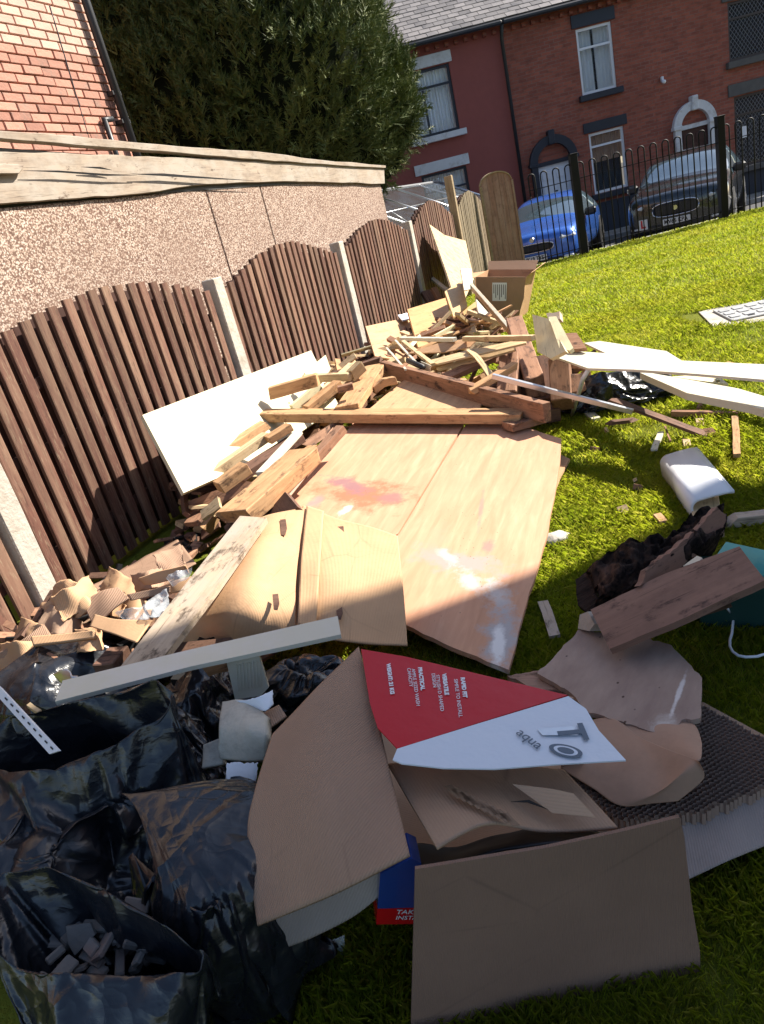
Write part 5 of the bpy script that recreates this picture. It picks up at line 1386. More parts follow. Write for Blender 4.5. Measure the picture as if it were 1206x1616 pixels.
ld = sheet('lid', None, None, [(1128, 880), (1146, 855), (1206, 868), (1300, 890), (1290, 925), (1206, 910), (1190, 905)], [(1128, 880, .26), (1206, 868, .3), (1190, 905, .25)], .012, M['teal'])
adopt(rbx, b1, rim, ld)
tag(tube('white_cable', [P(1148, 960, .10), P(1158, 975, .05), P(1155, 1000, .045), P(1152, 1010, .045), P(1152, 1020, .045), P(1157, 1029, .045), P(1166, 1035, .045), P(1178, 1037, .045), P(1195, 1036, .045), P(1230, 1025, .045)], .004, M['white_upvc'], seg=6), 'thin white cable looping on the grass below the recycling box', 'cable')

# broken ply on the heap of card
pk = sheet('broken_plywood', 'broken grey brown plywood with rounded ragged edge below the plank', 'plywood sheet',
      jag([(848, 1062), (880, 1030), (918, 990), (960, 1003), (1010, 1004), (1060, 1018), (1085, 1045), (1108, 1070), (1105, 1133), (1076, 1136), (1062, 1160), (1030, 1155), (975, 1137), (922, 1122), (903, 1095)], 1.6, 7, rnd),
      [(880, 1030, .13), (1108, 1070, .13), (975, 1137, .15)], .014, M['ply_c'])
t = NT('greyed_plywood', .75, .2); c = t.ramp(t.noise(t.co(sc=(1, 3, 3)), 4, 6, .65), [(.35, (.28, .2, .165)), (.65, (.4, .3, .24))])
c = t.mix(t.ramp(t.vor(t.co(sc=(1, 1.5, 1)), 17), [(.05, 1.0), (.1, 0.0)]), c, (.07, .04, .03))
v1, v2 = local_of(pk, 1090, 1050), local_of(pk, 1050, 1145)
c = blobs(t, c, [((v1.x+v2.x)/2, (v1.y+v2.y)/2, .13, .006, (.7, .66, .62), .9, ang(pk, (1086, 1048), (1050, 1147))), (v2.x, v2.y, .05, .03, (.6, .55, .5), .7, 0)])
t.col(c); t.bump(t.noise(t.co(sc=(1, 6, 6)), 6, 5), .3, .005); pk.data.materials[0] = t.m
sheet('rotten_board', 'flaking dark brown board between the red packaging and the broken plywood', 'board', jag([(800, 1066), (850, 1058), (904, 1050), (908, 1092), (880, 1102), (840, 1085)], 1.6, 7, rnd), [(800, 1066, .11), (904, 1050, .12), (880, 1102, .13)], .02, wood('flaking_board', (.34, .22, .16), (.16, .09, .07), dark=(.05, .03, .02), stain=.12))

# honeycomb door core
hcp = [(1110, 1108, .10), (1206, 1160, .10), (975, 1292, .12)]
hc = empty('honeycomb_panel', P(1050, 1230, .1), 0, 'cardboard honeycomb door core with peeled paper facing, right of the box', 'panel')
q0, q1, q2 = [P(*r) for r in hcp]; nn_ = (q1-q0).cross(q2-q0).normalized(); nn_ = nn_ if nn_.dot(EYE-q0) > 0 else -nn_
outl = [(880, 1214), (925, 1150), (1000, 1112), (1110, 1108), (1206, 1160), (1290, 1200), (1290, 1222), (1206, 1245), (1110, 1282), (1060, 1290), (978, 1294)]
base = sheet('back_sheet', None, None, outl, [r-nn_*.036 for r in (q0, q1, q2)], .003, M['card_in'])
Wp = [PP(x, y, q0, nn_) for x, y in outl]; cen = sum(Wp, Vector())/len(Wp); Mh = frame(cen, Wp[-1]-Wp[4], nn_); Mhi = Mh.inverted()
pl2 = [(Mhi @ w).to_2d() for w in Wp]
def inside(p, poly):
    r = False; n = len(poly)
    for i in range(n):
        a, b = poly[i], poly[(i+1) % n]
        if (a.y > p.y) != (b.y > p.y) and p.x < (b.x-a.x)*(p.y-a.y)/(b.y-a.y)+a.x: r = not r
    return r
V = []; Fc = []; s = .0068; rj = random.Random(2)
def pt(i, j, k):
    return None
xs_ = [p.x for p in pl2]; ys_ = [p.y for p in pl2]
dxh = s*math.sqrt(3); dyh = s*1.5
jj = 0; y = min(ys_)
def warp2(p): return Vector((p[0]+.0022*noise.noise(Vector((p[0]*60, p[1]*60, 1))), p[1]+.0022*noise.noise(Vector((p[0]*60, p[1]*60, 9)))))
while y < max(ys_):
    x = min(xs_)+(dxh/2 if jj % 2 else 0)
    while x < max(xs_):
        if inside(Vector((x, y)), pl2):
            hexp = [(x+s*math.sin(PI/3*k), y+s*math.cos(PI/3*k)) for k in range(6)]
            for k in (0, 1, 2):
                a, b = warp2(hexp[k]), warp2(hexp[(k+1) % 6]); n0 = len(V)
                V += [(a.x, a.y, 0), (b.x, b.y, 0), (b.x, b.y, -.035), (a.x, a.y, -.035)]; Fc.append((n0, n0+1, n0+2, n0+3))
        x += dxh
    y += dyh; jj += 1
hm = mesh('honeycomb_cells', V, Fc, plain('honeycomb_card', (.3, .21, .165), .9), None, Mh); hm['kind'] = 'stuff'
print('hex', len(Fc))
fc = patch('paper_facing', None, None, [[(885, 1213, .125), (945, 1172, .145), (928, 1136, .14)], [(935, 1245, .125), (1000, 1205, .15), (968, 1134, .15)], [(978, 1271, .128), (1045, 1235, .16), (1020, 1168, .16)], [(1030, 1267, .13), (1085, 1215, .19), (1090, 1195, .2)], [(1070, 1264, .13), (1110, 1228, .17), (1104, 1203, .21)]],
      .0015, M['kraft'], n=(40, 30), nz=.006, ns=9, seed=4)
fc2 = patch('peeled_paper', None, None, [[(975, 1140, .145), (1030, 1180, .15), (1075, 1196, .17)], [(1030, 1135, .14), (1070, 1160, .16), (1104, 1200, .19)], [(1080, 1130, .12), (1100, 1150, .14), (1108, 1175, .17)]], .0015, M['kraft'], n=(20, 20), nz=.004, seed=6)
adopt(hc, base, hm, fc, fc2)
# cut outer wall strip of the cells
patch('flat_cardboard', 'grey cardboard sheet with a crease at the lower right corner', 'cardboard', [[(1070, 1300, .09), (1085, 1388, .055)], [(1140, 1265, .09), (1150, 1358, .07)], [(1206, 1235, .09), (1206, 1335, .06)], [(1300, 1190, .09), (1300, 1300, .06)]], .004, M['card_g'], n=(30, 12), nz=.003, ns=5, seed=9, crease=.002)

# ------------------------------------------------------------------ big cardboard box
box = empty('cardboard_box', P(860, 1560), 0, 'large open brown cardboard box in the foreground with its flaps hanging out', 'box')
ra, rb_ = P(1105, 1533, 0.0), P(652, 1640, 0.0)
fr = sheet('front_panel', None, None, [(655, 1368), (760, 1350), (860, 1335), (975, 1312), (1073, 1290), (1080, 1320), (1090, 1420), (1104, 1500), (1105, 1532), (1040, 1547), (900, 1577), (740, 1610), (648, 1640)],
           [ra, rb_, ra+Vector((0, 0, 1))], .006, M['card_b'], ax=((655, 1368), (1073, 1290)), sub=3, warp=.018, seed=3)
RIM = PP(1073, 1290, ra, (rb_-ra).cross(Vector((0, 0, 1))).normalized()); RL = PP(655, 1368, ra, (rb_-ra).cross(Vector((0, 0, 1))).normalized())
print('rim', RIM, RL)
lf = patch('side_flap', None, None,
      [[(566, 1020, RL.z+.06), (500, 1085, RL.z+.075), (430, 1158, RL.z+.03)], [(590, 1110, RL.z+.05), (500, 1180, RL.z+.06), (402, 1250, RL.z+.0)], [(618, 1230, RL.z+.03), (510, 1290, RL.z+.03), (391, 1320, RL.z-.04)], [(647, 1350, RL.z+.01), (530, 1408, RL.z-.02), (406, 1460, RL.z-.1)]],
      .005, M['card_flap'] if 'card_flap' in M else M['card_b2'], n=(30, 30), nz=.003, ns=6, seed=5)
lf2 = patch('lower_flap', None, None, [[(640, 1345, RL.z-.04), (618, 1398, RL.z-.1)], [(560, 1380, RL.z-.07), (560, 1445, RL.z-.16)], [(470, 1420, RL.z-.12), (495, 1478, RL.z-.2)], [(412, 1455, RL.z-.16), (440, 1499, RL.z-.23)]], .004, M['card_g'], n=(24, 10), nz=.003, seed=8)
bs = vq('back_panel', [P(572, 1032, RL.z), P(905, 1100, RIM.z-.06), P(905, 1100, RIM.z-.06)-Vector((0, 0, .2)), P(572, 1032, RL.z)-Vector((0, 0, .25))], M['card_b2'])
inn = patch('inner_flap', None, None, [[(612, 1205, RL.z-.02), (690, 1337, RL.z+.012)], [(700, 1200, RL.z-.03), (768, 1300, RL.z+.01)], [(800, 1205, RL.z-.04), (860, 1310, RIM.z-.01)], [(890, 1215, RL.z-.06), (975, 1305, RIM.z-.02)]], .005, M['card_in'], n=(30, 20), nz=.003, seed=10)
sl1 = sheet('torn_flap', None, None, [(808, 1237), (872, 1245), (905, 1252), (940, 1290), (872, 1283)], [(808, 1237, RL.z+.0), (905, 1252, RL.z+.0), (940, 1290, RIM.z+.012)], .004, M['card_in'])
tear = sheet('slit', None, None, [(806, 1265), (835, 1262), (865, 1277), (832, 1266)], [(806, 1265, RL.z+.022), (865, 1277, RL.z+.02), (835, 1262, RL.z+.022)], .001, M['black'])
bt = vq('bottom', [P(672, 1540, .06), P(1060, 1440, .06), P(960, 1200, .06), P(590, 1130, .06), P(640, 1400, .06)], M['card_in'])
cn = patch('gap_shade', None, None, [[(640, 1340, RL.z-.09), (668, 1372, RL.z-.05)], [(760, 1320, RL.z-.12), (800, 1345, RL.z-.06)], [(900, 1290, RL.z-.1), (960, 1316, RL.z-.05)]], .004, M['plastic'], n=(20, 10), nz=.02, ns=12)  # black sheet added to stand for the dark gap inside the box
adopt(box, fr, lf, lf2, bs, inn, sl1, tear, bt, cn)
# printed tape marks on the inner flap
for k in range(9):
    a = (715+k*11, 1238+k*5.5); 
    mk = sheet('print_mark', None, None, [(a[0]-14, a[1]+2), (a[0]-2, a[1]), (a[0]+18, a[1]+20), (a[0]+6, a[1]+22)], [(715, 1238, RL.z+.012), (803, 1282, RL.z+.014), (720, 1275, RL.z+.018)], .0006, M['text_tan'])
    adopt(box, mk)
# blue packet inside the gap between the box and the flap
bpk = empty('blue_packet', P(620, 1440, 0.02), 0, 'blue and red plastic wrapped packet below the corner of the large box', 'packet')
M['blue_pack'] = plain('blue_print', (.02, .05, .22), .18, nz=.2, bump=.3, coat=.5)
M['red_pack'] = plain('red_packaging', (.5, .008, .01), .25, bump=.3, bsc=9, spec=.35)
pz = RL.z
bf = sheet('front', None, None, [(600, 1380), (650, 1355), (665, 1362), (665, 1432), (596, 1434)], [(600, 1380, pz-.05), (665, 1362, pz-.05), (596, 1434, pz-.14)], .05, M['blue_pack'])
rf = sheet('red_band', None, None, [(596, 1434.5), (665, 1432.5), (665, 1458), (594, 1459)], [(600, 1380, pz-.05), (665, 1362, pz-.05), (596, 1434, pz-.14)], .05, M['red_pack'])
adopt(bpk, bf, rf)
def text_on(body, size, px, py, ref, dirpx, mat, parent, off=.0018, bold=0.0, sx=1.0, flip=False):
    q = [r if isinstance(r, Vector) else P(*r) for r in ref]; n = (q[1]-q[0]).cross(q[2]-q[0]).normalized(); n = n if n.dot(EYE-q[0]) > 0 else -n
    a = PP(px, py, q[0], n)+n*off; b = PP(px+dirpx[0], py+dirpx[1], q[0], n)+n*off
    Mx = frame(a, b-a, n); o = text('lettering', body, size, Mx, mat, None, bold=bold, sx=sx, ext=.0003); adopt(parent, o); return o
bref = [(600, 1380, pz-.05), (665, 1362, pz-.05), (596, 1434, pz-.14)]
text_on('TAKE', .017, 643, 1438, bref, (10, 0), M['text_white'], bpk); text_on('INSTA', .015, 642, 1447, bref, (10, 0), M['text_white'], bpk)

# ------------------------------------------------------------------ red and white packaging sleeve
pk_ = empty('packaging_sleeve', P(720, 1120, RL.z), 0, 'red and white printed bath packaging lying over the large box', 'packaging')
zz = RL.z
rref = [(575, 1025, zz+.075), (893, 1098, zz+.01), (625, 1180, zz+.06)]
rd = sheet('red_face', None, None, [(570, 1024), (640, 1036), (740, 1060), (896, 1097), (760, 1139), (627, 1181), (596, 1148), (584, 1110)], rref, .003, M['red_pack'], sub=3, warp=.0015, seed=1)
wref = [(625, 1182, zz+.062), (896, 1098, zz+.012), (985, 1200, zz+.0)]
M['white_pack'] = plain('white_packaging', (.62, .66, .72), .3, bump=.6, bsc=10, coat=.3)
wh = sheet('white_face', None, None, [(627, 1182), (760, 1140), (897, 1098), (925, 1118), (945, 1152), (988, 1199), (880, 1205), (780, 1213), (700, 1212), (634, 1205), (620, 1199)], wref, .003, M['white_pack'], sub=3, warp=.002, seed=2)
adopt(pk_, rd, wh)
tm = M['text_white']
d1 = (-1.5, 12)   # words run down the picture
d1 = (1.2, 12)
for body, x, y, sz, bd in (('WEIGHT: 21 KG', 616, 1072, .0115, .0006), ('PRACTICAL', 665, 1072, .0115, .0006), ('AMPLE SIZED WASH', 656, 1085, .0105, 0), ('CAPACITY', 647, 1070, .0105, 0), ('VERSATILE', 703, 1081, .0115, .0006), ('STYLISH D SHAPED', 694, 1094, .0105, 0), ('DESIGN', 685, 1075, .0105, 0), ('RAPID FIT', 732, 1086, .0115, .0006), ('SIMPLE TO INSTALL', 723, 1102, .0105, 0)):
    text_on(body, sz, x, y, rref, (1.6, 12), tm, pk_, bold=bd, off=.0022, sx=1.3)
text_on('aqua', .03, 836, 1168, wref, (11, 8), M['text_grey'], pk_, off=.003)
gl = sheet('printed_bar', None, None, [(848, 1150), (905, 1146), (912, 1160), (856, 1160)], [P(*r)+Vector((0, 0, .003)) for r in wref], .0005, M['alu']); adopt(pk_, gl)
text_on('T', .07, 900, 1158, wref, (4, 10), M['text_grey'], pk_, off=.0035, bold=.002)
for rr_, mt_, of in ((1.0, 'text_grey', .0033), (.72, 'white_pack', .004), (.5, 'text_grey', .0047)):
    el = [(893+26*rr_*math.cos(a)+6*rr_*math.sin(a), 1184+11*rr_*math.sin(a)*(1 if math.sin(a) > 0 else .9)+6*rr_*math.cos(a)*.5) for a in [2*PI*i/24 for i in range(24)]]
    q = sheet('bath_symbol', None, None, el, [P(*r)+Vector((0, 0, of)) for r in wref], .0004, M[mt_]); adopt(pk_, q)
# ------------------------------------------------------------------ cardboard, plank and strip in the middle
patch('cardboard_sheet', 'large creased cardboard sheet with slots lying on the plywood', 'cardboard',
      [[(478, 797, .32), (462, 880, .33), (452, 1000, .25)], [(525, 815, .31), (518, 900, .32), (510, 1008, .24)], [(580, 830, .29), (580, 915, .28), (580, 1015, .21)], [(628, 847, .27), (636, 925, .25), (643, 1018, .18)]],
      .006, M['card'], n=(40, 40), nz=.004, ns=5, seed=12, crease=.002)
patch('cardboard_sheet', 'bulging corrugated cardboard sheet beside the grey plank', 'cardboard',
      [[(400, 822, .34), (340, 905, .35), (300, 968, .30), (275, 1012, .22)], [(430, 810, .37), (395, 890, .385), (375, 960, .345), (365, 1014, .24)], [(470, 802, .35), (440, 885, .36), (430, 960, .32), (440, 1012, .23)], [(486, 800, .33), (470, 885, .34), (466, 960, .30), (468, 1010, .22)]],
      .006, M['card'], n=(40, 50), nz=.006, ns=6, seed=13, crease=.0015)
patch('cardboard_strip', 'taped double strip standing proud on the creased cardboard', 'cardboard', [[(484, 798, .345), (475, 880, .352), (470, 984, .30)], [(511, 806, .345), (505, 890, .345), (498, 992, .285)]], .006, M['card'], n=(6, 40), nz=.002, seed=14)
# slots and bent holes punched in the cardboard
for i, (x, y) in enumerate([(538, 843), (435, 950), (447, 832), (535, 965)]):
    hz = (.309, .353, .374, .276)[i]
    o = sheet('hand_hole', None, None, [(x-5, y-12), (x+4, y-13), (x+6, y+2), (x+3, y+13), (x-3, y+12)], [(x-5, y-12, hz), (x+4, y-13, hz), (x-3, y+12, hz-.006)], .001, M['timber_dark'])
    tag(o, ['punched slot near the top right of the creased cardboard', 'punched slot at the bottom middle of the bulging cardboard', 'punched slot at the far edge of the bulging cardboard', 'torn slot near the shaded corner of the creased cardboard'][i], 'slot')
sheet('grey_plank', 'weathered grey plank pointing up to the fence over the cardboard', 'plank', [(379, 814), (421, 817), (340, 930), (258, 1036), (190, 1052), (290, 925)], [(379, 814, .43), (421, 817, .43), (190, 1052, .42)], .022, M['plank_grey'], ax=((400, 815), (225, 1045)))
sheet('white_strip', 'long white strip lying across the bags, one end in shade', 'strip', [(99, 1074), (300, 1025), (533, 972), (538, 1001), (300, 1052), (87, 1107)], [(99, 1074, .46), (533, 972, .40), (87, 1107, .46)], .012, M['white_board'])
# torn cardboard at the fence foot
K = lambda *a, **k: patch(*a, **k)
K('torn_cardboard', 'crumpled torn cardboard against the nearest concrete post', 'cardboard', [[(66, 960, .2), (80, 1000, .2)], [(95, 920, .32), (120, 975, .27)], [(128, 922, .33), (145, 960, .3)], [(150, 945, .28), (165, 985, .25)]], .005, M['card'], n=(24, 16), nz=.03, ns=14, seed=21, jag_=.012, crease=.008)
K('torn_cardboard', 'folded brown cardboard with dark inside right of the crumpled piece', 'cardboard', [[(130, 950, .30), (150, 995, .27)], [(160, 932, .33), (175, 965, .32)], [(186, 926, .33), (205, 945, .34)]], .005, M['card_b2'], n=(20, 12), nz=.01, ns=10, seed=22)
K('torn_cardboard', 'long cardboard edge lying over the dark bags at the left', 'cardboard', [[(48, 1004, .30), (52, 1018, .29)], [(100, 1000, .31), (100, 1012, .30)], [(148, 995, .32), (150, 1006, .30)]], .012, M['card'], n=(18, 6), nz=.004, seed=23)
K('torn_cardboard', 'yellow cardboard flap under the foot of the grey plank', 'cardboard', [[(142, 988, .32), (150, 970, .33)], [(180, 1000, .33), (190, 978, .34)], [(215, 1014, .33), (240, 978, .34)]], .005, M['card'], n=(18, 10), nz=.006, seed=24)
K('torn_cardboard', 'dark edged cardboard sheet sloping to the bottom left fence panel', 'cardboard', [[(-20, 1040, .22), (-10, 1060, .18)], [(30, 1012, .27), (40, 1045, .2)], [(70, 985, .28), (100, 1030, .2)]], .005, M['card_b2'], n=(18, 10), nz=.008, seed=25)
K('torn_cardboard', 'small folded cardboard carton behind the clear plastic', 'cardboard', [[(216, 915, .33), (228, 925, .30)], [(250, 903, .36), (262, 918, .33)], [(290, 895, .38), (296, 908, .34)]], .005, M['card'], n=(14, 8), nz=.012, ns=12, seed=26)
K('torn_cardboard', 'flattened yellow scrap of card beneath the folded carton', 'cardboard', [[(240, 930, .31), (248, 942, .29)], [(270, 918, .34), (282, 935, .31)], [(305, 908, .35), (300, 925, .33)]], .004, M['card'], n=(14, 8), nz=.012, ns=12, seed=27)
K('torn_cardboard', 'brown strip of card running to the clear plastic', 'cardboard', [[(200, 938, .35), (206, 948, .33)], [(240, 930, .35), (244, 940, .33)], [(268, 925, .36), (268, 935, .34)]], .004, M['card_b2'], n=(14, 6), nz=.005, seed=28)
rk = random.Random(17)
for i, (x, y, z) in enumerate([(95, 985, .24), (60, 1000, .2), (120, 945, .30), (170, 955, .26), (210, 960, .25), (30, 1035, .22), (235, 915, .28), (140, 1010, .27), (190, 925, .24), (270, 890, .26)]):
    w, h = rk.uniform(22, 40), rk.uniform(12, 24); a = rk.uniform(-.7, .5); ca, sa = math.cos(a), math.sin(a)
    pt_ = lambda u, v, dz: (x+u*w*ca-v*h*sa, y+u*w*sa+v*h*ca, z+dz)
    K('torn_cardboard', 'scrap of torn cardboard among others at the foot of the fence', 'cardboard', [[pt_(-1, -1, rk.uniform(0, .05)), pt_(-1, 1, rk.uniform(-.05, .0))], [pt_(0, -1, rk.uniform(0, .08)), pt_(0, 1, rk.uniform(-.03, .03))], [pt_(1, -1, rk.uniform(-.02, .05)), pt_(1, 1, rk.uniform(-.05, .02))]],
      .004, rk.choice([M['card'], M['card'], M['card_b2'], M['card_in']]), group='torn cardboard scraps at the fence foot', n=(14, 10), nz=.018, ns=16, seed=300+i, jag_=.010, crease=.005)
K('clear_plastic', 'crumpled clear plastic wrap among the torn cardboard', 'plastic wrap', [[(183, 968, .33), (200, 985, .31)], [(225, 950, .36), (235, 980, .34)], [(265, 930, .38), (268, 968, .35)]], .001, M['clear'], n=(30, 20), nz=.03, ns=22, seed=29, crease=.01)
K('clear_plastic', 'silvery plastic scrap lying beside the folded carton', 'plastic wrap', [[(262, 912, .37), (270, 925, .35)], [(285, 900, .39), (292, 915, .37)], [(305, 895, .40), (300, 908, .38)]], .001, M['clear'], n=(20, 12), nz=.02, ns=22, seed=30, crease=.01)
K('clear_plastic', 'silver plastic corner beside the left end of the white strip', 'plastic wrap', [[(84, 1064, .40), (100, 1082, .36)], [(100, 1056, .42), (118, 1072, .40)], [(112, 1060, .41), (122, 1068, .40)]], .001, M['alu'], n=(14, 10), nz=.01, ns=20, seed=31, crease=.01)
B('timber', 'thin stick lying on the dark bags left of the white strip', 'stick', (45, 1110, .36), (62, 1122, .36), .012, .012, M['timber_pale'], seed=81)
B('timber', 'shaded block behind the foot of the grey plank', 'block', (158, 1035, .26), (190, 1032, .26), .1, .07, M['timber_dark'], seed=82)
B('timber', 'shaded lath on the bags below the cardboard edge', 'stick', (75, 1030, .26), (95, 1042, .26), .012, .012, M['timber_old'], seed=83)
sheet('plastic_trim', 'pale blue plastic trim with slots sticking into the open bag', 'trim', [(-20, 1068), (0, 1085), (93, 1185), (78, 1190), (0, 1103), (-20, 1090)], [(-20, 1068, .52), (93, 1185, .44), (78, 1190, .43)], .006, M['white_upvc'])
for k in range(9):
    x0, y0 = 8+k*9, 1100+k*9.7
    o = sheet('slot', None, None, [(x0, y0), (x0+4, y0+4), (x0+3, y0+6), (x0-1, y0+2)], [P(-20, 1068, .5212), P(93, 1185, .4412), P(78, 1190, .4312)], .0005, M['black'])
    adopt([q for q in bpy.data.objects if q.name == 'plastic_trim'][0], o)
# papers and cloth between the bags and the box
sheet('ribbed_plastic', 'pale ribbed plastic panel standing under the white strip', 'panel', [(357, 1042), (408, 1031), (424, 1085), (412, 1098), (371, 1104)], [(357, 1042, .40), (408, 1031, .40), (371, 1104, .28)], .012, M['white_board'])
rp_ = [q for q in bpy.data.objects if q.name == 'ribbed_plastic'][0]
for k in range(8):
    x = 372+k*5.2; o = sheet('rib', None, None, [(x, 1050-k), (x+1.8, 1049.6-k), (x+4, 1092-k*1.2), (x+2, 1092.5-k*1.2)], [P(357, 1042, .40)+Vector((0, -.004, .003)), P(408, 1031, .40)+Vector((0, -.004, .003)), P(371, 1104, .28)+Vector((0, -.004, .003))], .004, M['white_board']); adopt(rp_, o)
sheet('orange_board', 'sunlit orange board fragment beneath the white strip', 'board', [(318, 1053), (360, 1043), (360, 1060), (345, 1062), (330, 1068)], [(318, 1053, .33), (360, 1043, .33), (345, 1062, .3)], .01, M['timber'])
K('folded_cloth', 'folded beige fabric with a dusty fold beside the box flap', 'cloth', [[(352, 1108, .36), (345, 1150, .36), (350, 1198, .30)], [(385, 1105, .38), (385, 1150, .38), (385, 1200, .31)], [(420, 1130, .37), (420, 1160, .37), (415, 1198, .31)]], .02, M['cloth'], n=(20, 24), nz=.008, ns=10, seed=41, crease=.004)
K('folded_cloth', 'beige fabric corner lying lower left of the folded fabric', 'cloth', [[(320, 1175, .31), (318, 1212, .28)], [(345, 1165, .32), (352, 1205, .28)]], .015, M['cloth'], n=(10, 10), nz=.006, seed=42)
K('paper', 'pale blue paper crumpled above the beige fabric', 'paper', [[(372, 1106, .38), (405, 1120, .37)], [(405, 1100, .40), (420, 1122, .38)], [(432, 1088, .40), (434, 1112, .38)]], .001, M['paper'], n=(20, 12), nz=.015, ns=14, seed=43, jag_=.006, crease=.004)
K('paper', 'pale blue torn paper sheet standing below the beige fabric', 'paper', [[(357, 1203, .31), (355, 1262, .25)], [(385, 1202, .31), (380, 1270, .24)], [(408, 1203, .31), (405, 1250, .25)]], .001, M['paper'], n=(20, 12), nz=.008, ns=10, seed=44, jag_=.005, crease=.003)
K('paper', 'pale blue folded paper spread on the black bag edge', 'paper', [[(292, 1272, .37), (328, 1303, .35)], [(330, 1250, .38), (360, 1290, .35)], [(395, 1250, .36), (392, 1283, .33)]], .001, M['paper'], n=(20, 12), nz=.01, ns=10, seed=45, jag_=.006, crease=.004)
K('paper', 'small white paper corner tucked at the edge of the box flap', 'paper', [[(343, 1315, .28), (362, 1322, .26)], [(370, 1300, .29), (382, 1318, .26)], [(392, 1285, .29), (392, 1315, .26)]], .001, M['paper'], n=(12, 10), nz=.006, seed=46)
K('cardboard_sheet', 'shaded cardboard edge behind the big box flap', 'cardboard', [[(372, 1340, .24), (400, 1430, .1)], [(395, 1330, .26), (412, 1445, .1)]], .005, M['card_g'], n=(10, 16), nz=.004, seed=47)
K('cardboard_sheet', 'pinkish card corner between the paper and the flap', 'cardboard', [[(415, 1125, .36), (425, 1150, .35)], [(440, 1112, .37), (452, 1130, .36)]], .004, M['card_b2'], n=(8, 8), nz=.003, seed=48)

# ------------------------------------------------------------------ bin bags, settled over their contents by cloth simulation
def finish_sim(tmp, o, name, label, cat, group, smooth_sub=True, frames=26):
    for f_ in range(1, frames+1): S.frame_set(f_)
    dg = bpy.context.evaluated_depsgraph_get(); nm = bpy.data.meshes.new_from_object(o.evaluated_get(dg)); mw = o.matrix_world.copy()
    for x in tmp+[o]: bpy.data.objects.remove(x)
    S.frame_set(1)
    n = bpy.data.objects.new(name, nm); COL.objects.link(n); n.matrix_basis = mw
    nm.polygons.foreach_set('use_smooth', [True]*len(nm.polygons)); nm.materials.clear(); nm.materials.append(M['bag'])
    if smooth_sub: s = n.modifiers.new('s', 'SUBSURF'); s.levels = s.render_levels = 1
    return tag(n, label, cat, group)
def lumps(rnd, n, sz, z0, z1, rr):
    bm = bmesh.new()
    for i in range(n):
        a = rnd.uniform(0, 2*PI); q = rnd.random()**.5*.62
        p = Vector((q*math.cos(a)*sz[0], q*math.sin(a)*sz[1], rnd.uniform(z0, z1)*sz[2]))
        r = bmesh.ops.create_icosphere(bm, subdivisions=1, radius=rnd.uniform(*rr)*min(sz))
        k = Vector((rnd.uniform(.7, 1.3), rnd.uniform(.7, 1.3), rnd.uniform(.7, 1.2)))
        for v in r['verts']: v.co = Vector((v.co.x*k.x, v.co.y*k.y, v.co.z*k.z))+p
    me = bpy.data.meshes.new('r'); bm.to_mesh(me); bm.free(); ro = bpy.data.objects.new('r', me); COL.objects.link(ro)
    ro.modifiers.new('c', 'COLLISION'); ro.collision.thickness_outer = .006; ro.collision.cloth_friction = 25
    return ro
def floor_obj():
    fl = bpy.data.meshes.new('f'); fl.from_pydata([(-3, -3, 0), (3, -3, 0), (3, 3, 0), (-3, 3, 0)], [], [(0, 1, 2, 3)])
    fo = bpy.data.objects.new('f', fl); COL.objects.link(fo); fo.modifiers.new('c', 'COLLISION'); return fo
def cloth(o, pin=None, pressure=0.0, bend=.012):
    c = o.modifiers.new('c', 'CLOTH'); s = c.settings; s.quality = 4; s.mass = .15
    s.tension_stiffness = s.compression_stiffness = 15; s.shear_stiffness = 5; s.bending_stiffness = bend; s.air_damping = 1.5
    if pressure: s.use_pressure = True; s.uniform_pressure_force = pressure
    if pin: s.vertex_group_mass = pin
    c.collision_settings.distance_min = .006; c.collision_settings.collision_quality = 3; c.point_cache.frame_end = 60
def grid_mesh(V, nu, rows):
    Fc = []
    for j in range(rows-1):
        for i in range(nu):
            a = j*nu+i; b = j*nu+(i+1) % nu; Fc += [(a, b, b+nu), (a, b+nu, a+nu)]
    return Fc
def bag(loc, sz, seed, label, rz=0.0, peak=None, name='bin_bag', frames=30, nu=130, nv=74):
    rnd = random.Random(seed); ro = lumps(rnd, 11, sz, .2, .72, (.22, .40)); fo = floor_obj(); V = []
    for j in range(nv+1):
        ph = PI*j/nv
        for i in range(nu):
            a = 2*PI*i/nu; r = max(.002, math.sin(ph))**.6*1.12; z = .5-.55*math.cos(ph)
            k = 1+.10*noise.noise(Vector((math.cos(a)*3, math.sin(a)*3, z*4+seed)))+.05*noise.noise(Vector((math.cos(a)*11, math.sin(a)*11, z*9+seed)))
            p = Vector((r*k*sz[0]*math.cos(a)*1.16, r*k*sz[1]*math.sin(a)*1.16, max(.012, z*sz[2]*1.12)))
            if peak and ph > PI*.80:
                t_ = (ph/PI-.80)/.20; p = p.lerp(Vector((peak[0]+.03*math.cos(a)*(1-t_), peak[1]+.03*math.sin(a)*(1-t_), peak[2])), t_**1.1)
            V.append(p)
    me = bpy.data.meshes.new('b'); me.from_pydata(V, [], grid_mesh(V, nu, nv+1)); o = bpy.data.objects.new('b', me); COL.objects.link(o)
    pin = None
    if peak:
        vg = o.vertex_groups.new(name='pin'); vg.add(list(range((nv-1)*nu, (nv+1)*nu)), 1.0, 'REPLACE'); pin = 'pin'
    cloth(o, pin, -3.0)
    r = finish_sim([ro, fo], o, name, label, 'bin bag', 'black bin bags full of rubble and rubbish', frames=frames)
    r.matrix_basis = Matrix.Translation(loc) @ Matrix.Rotation(rz, 4, 'Z'); return r
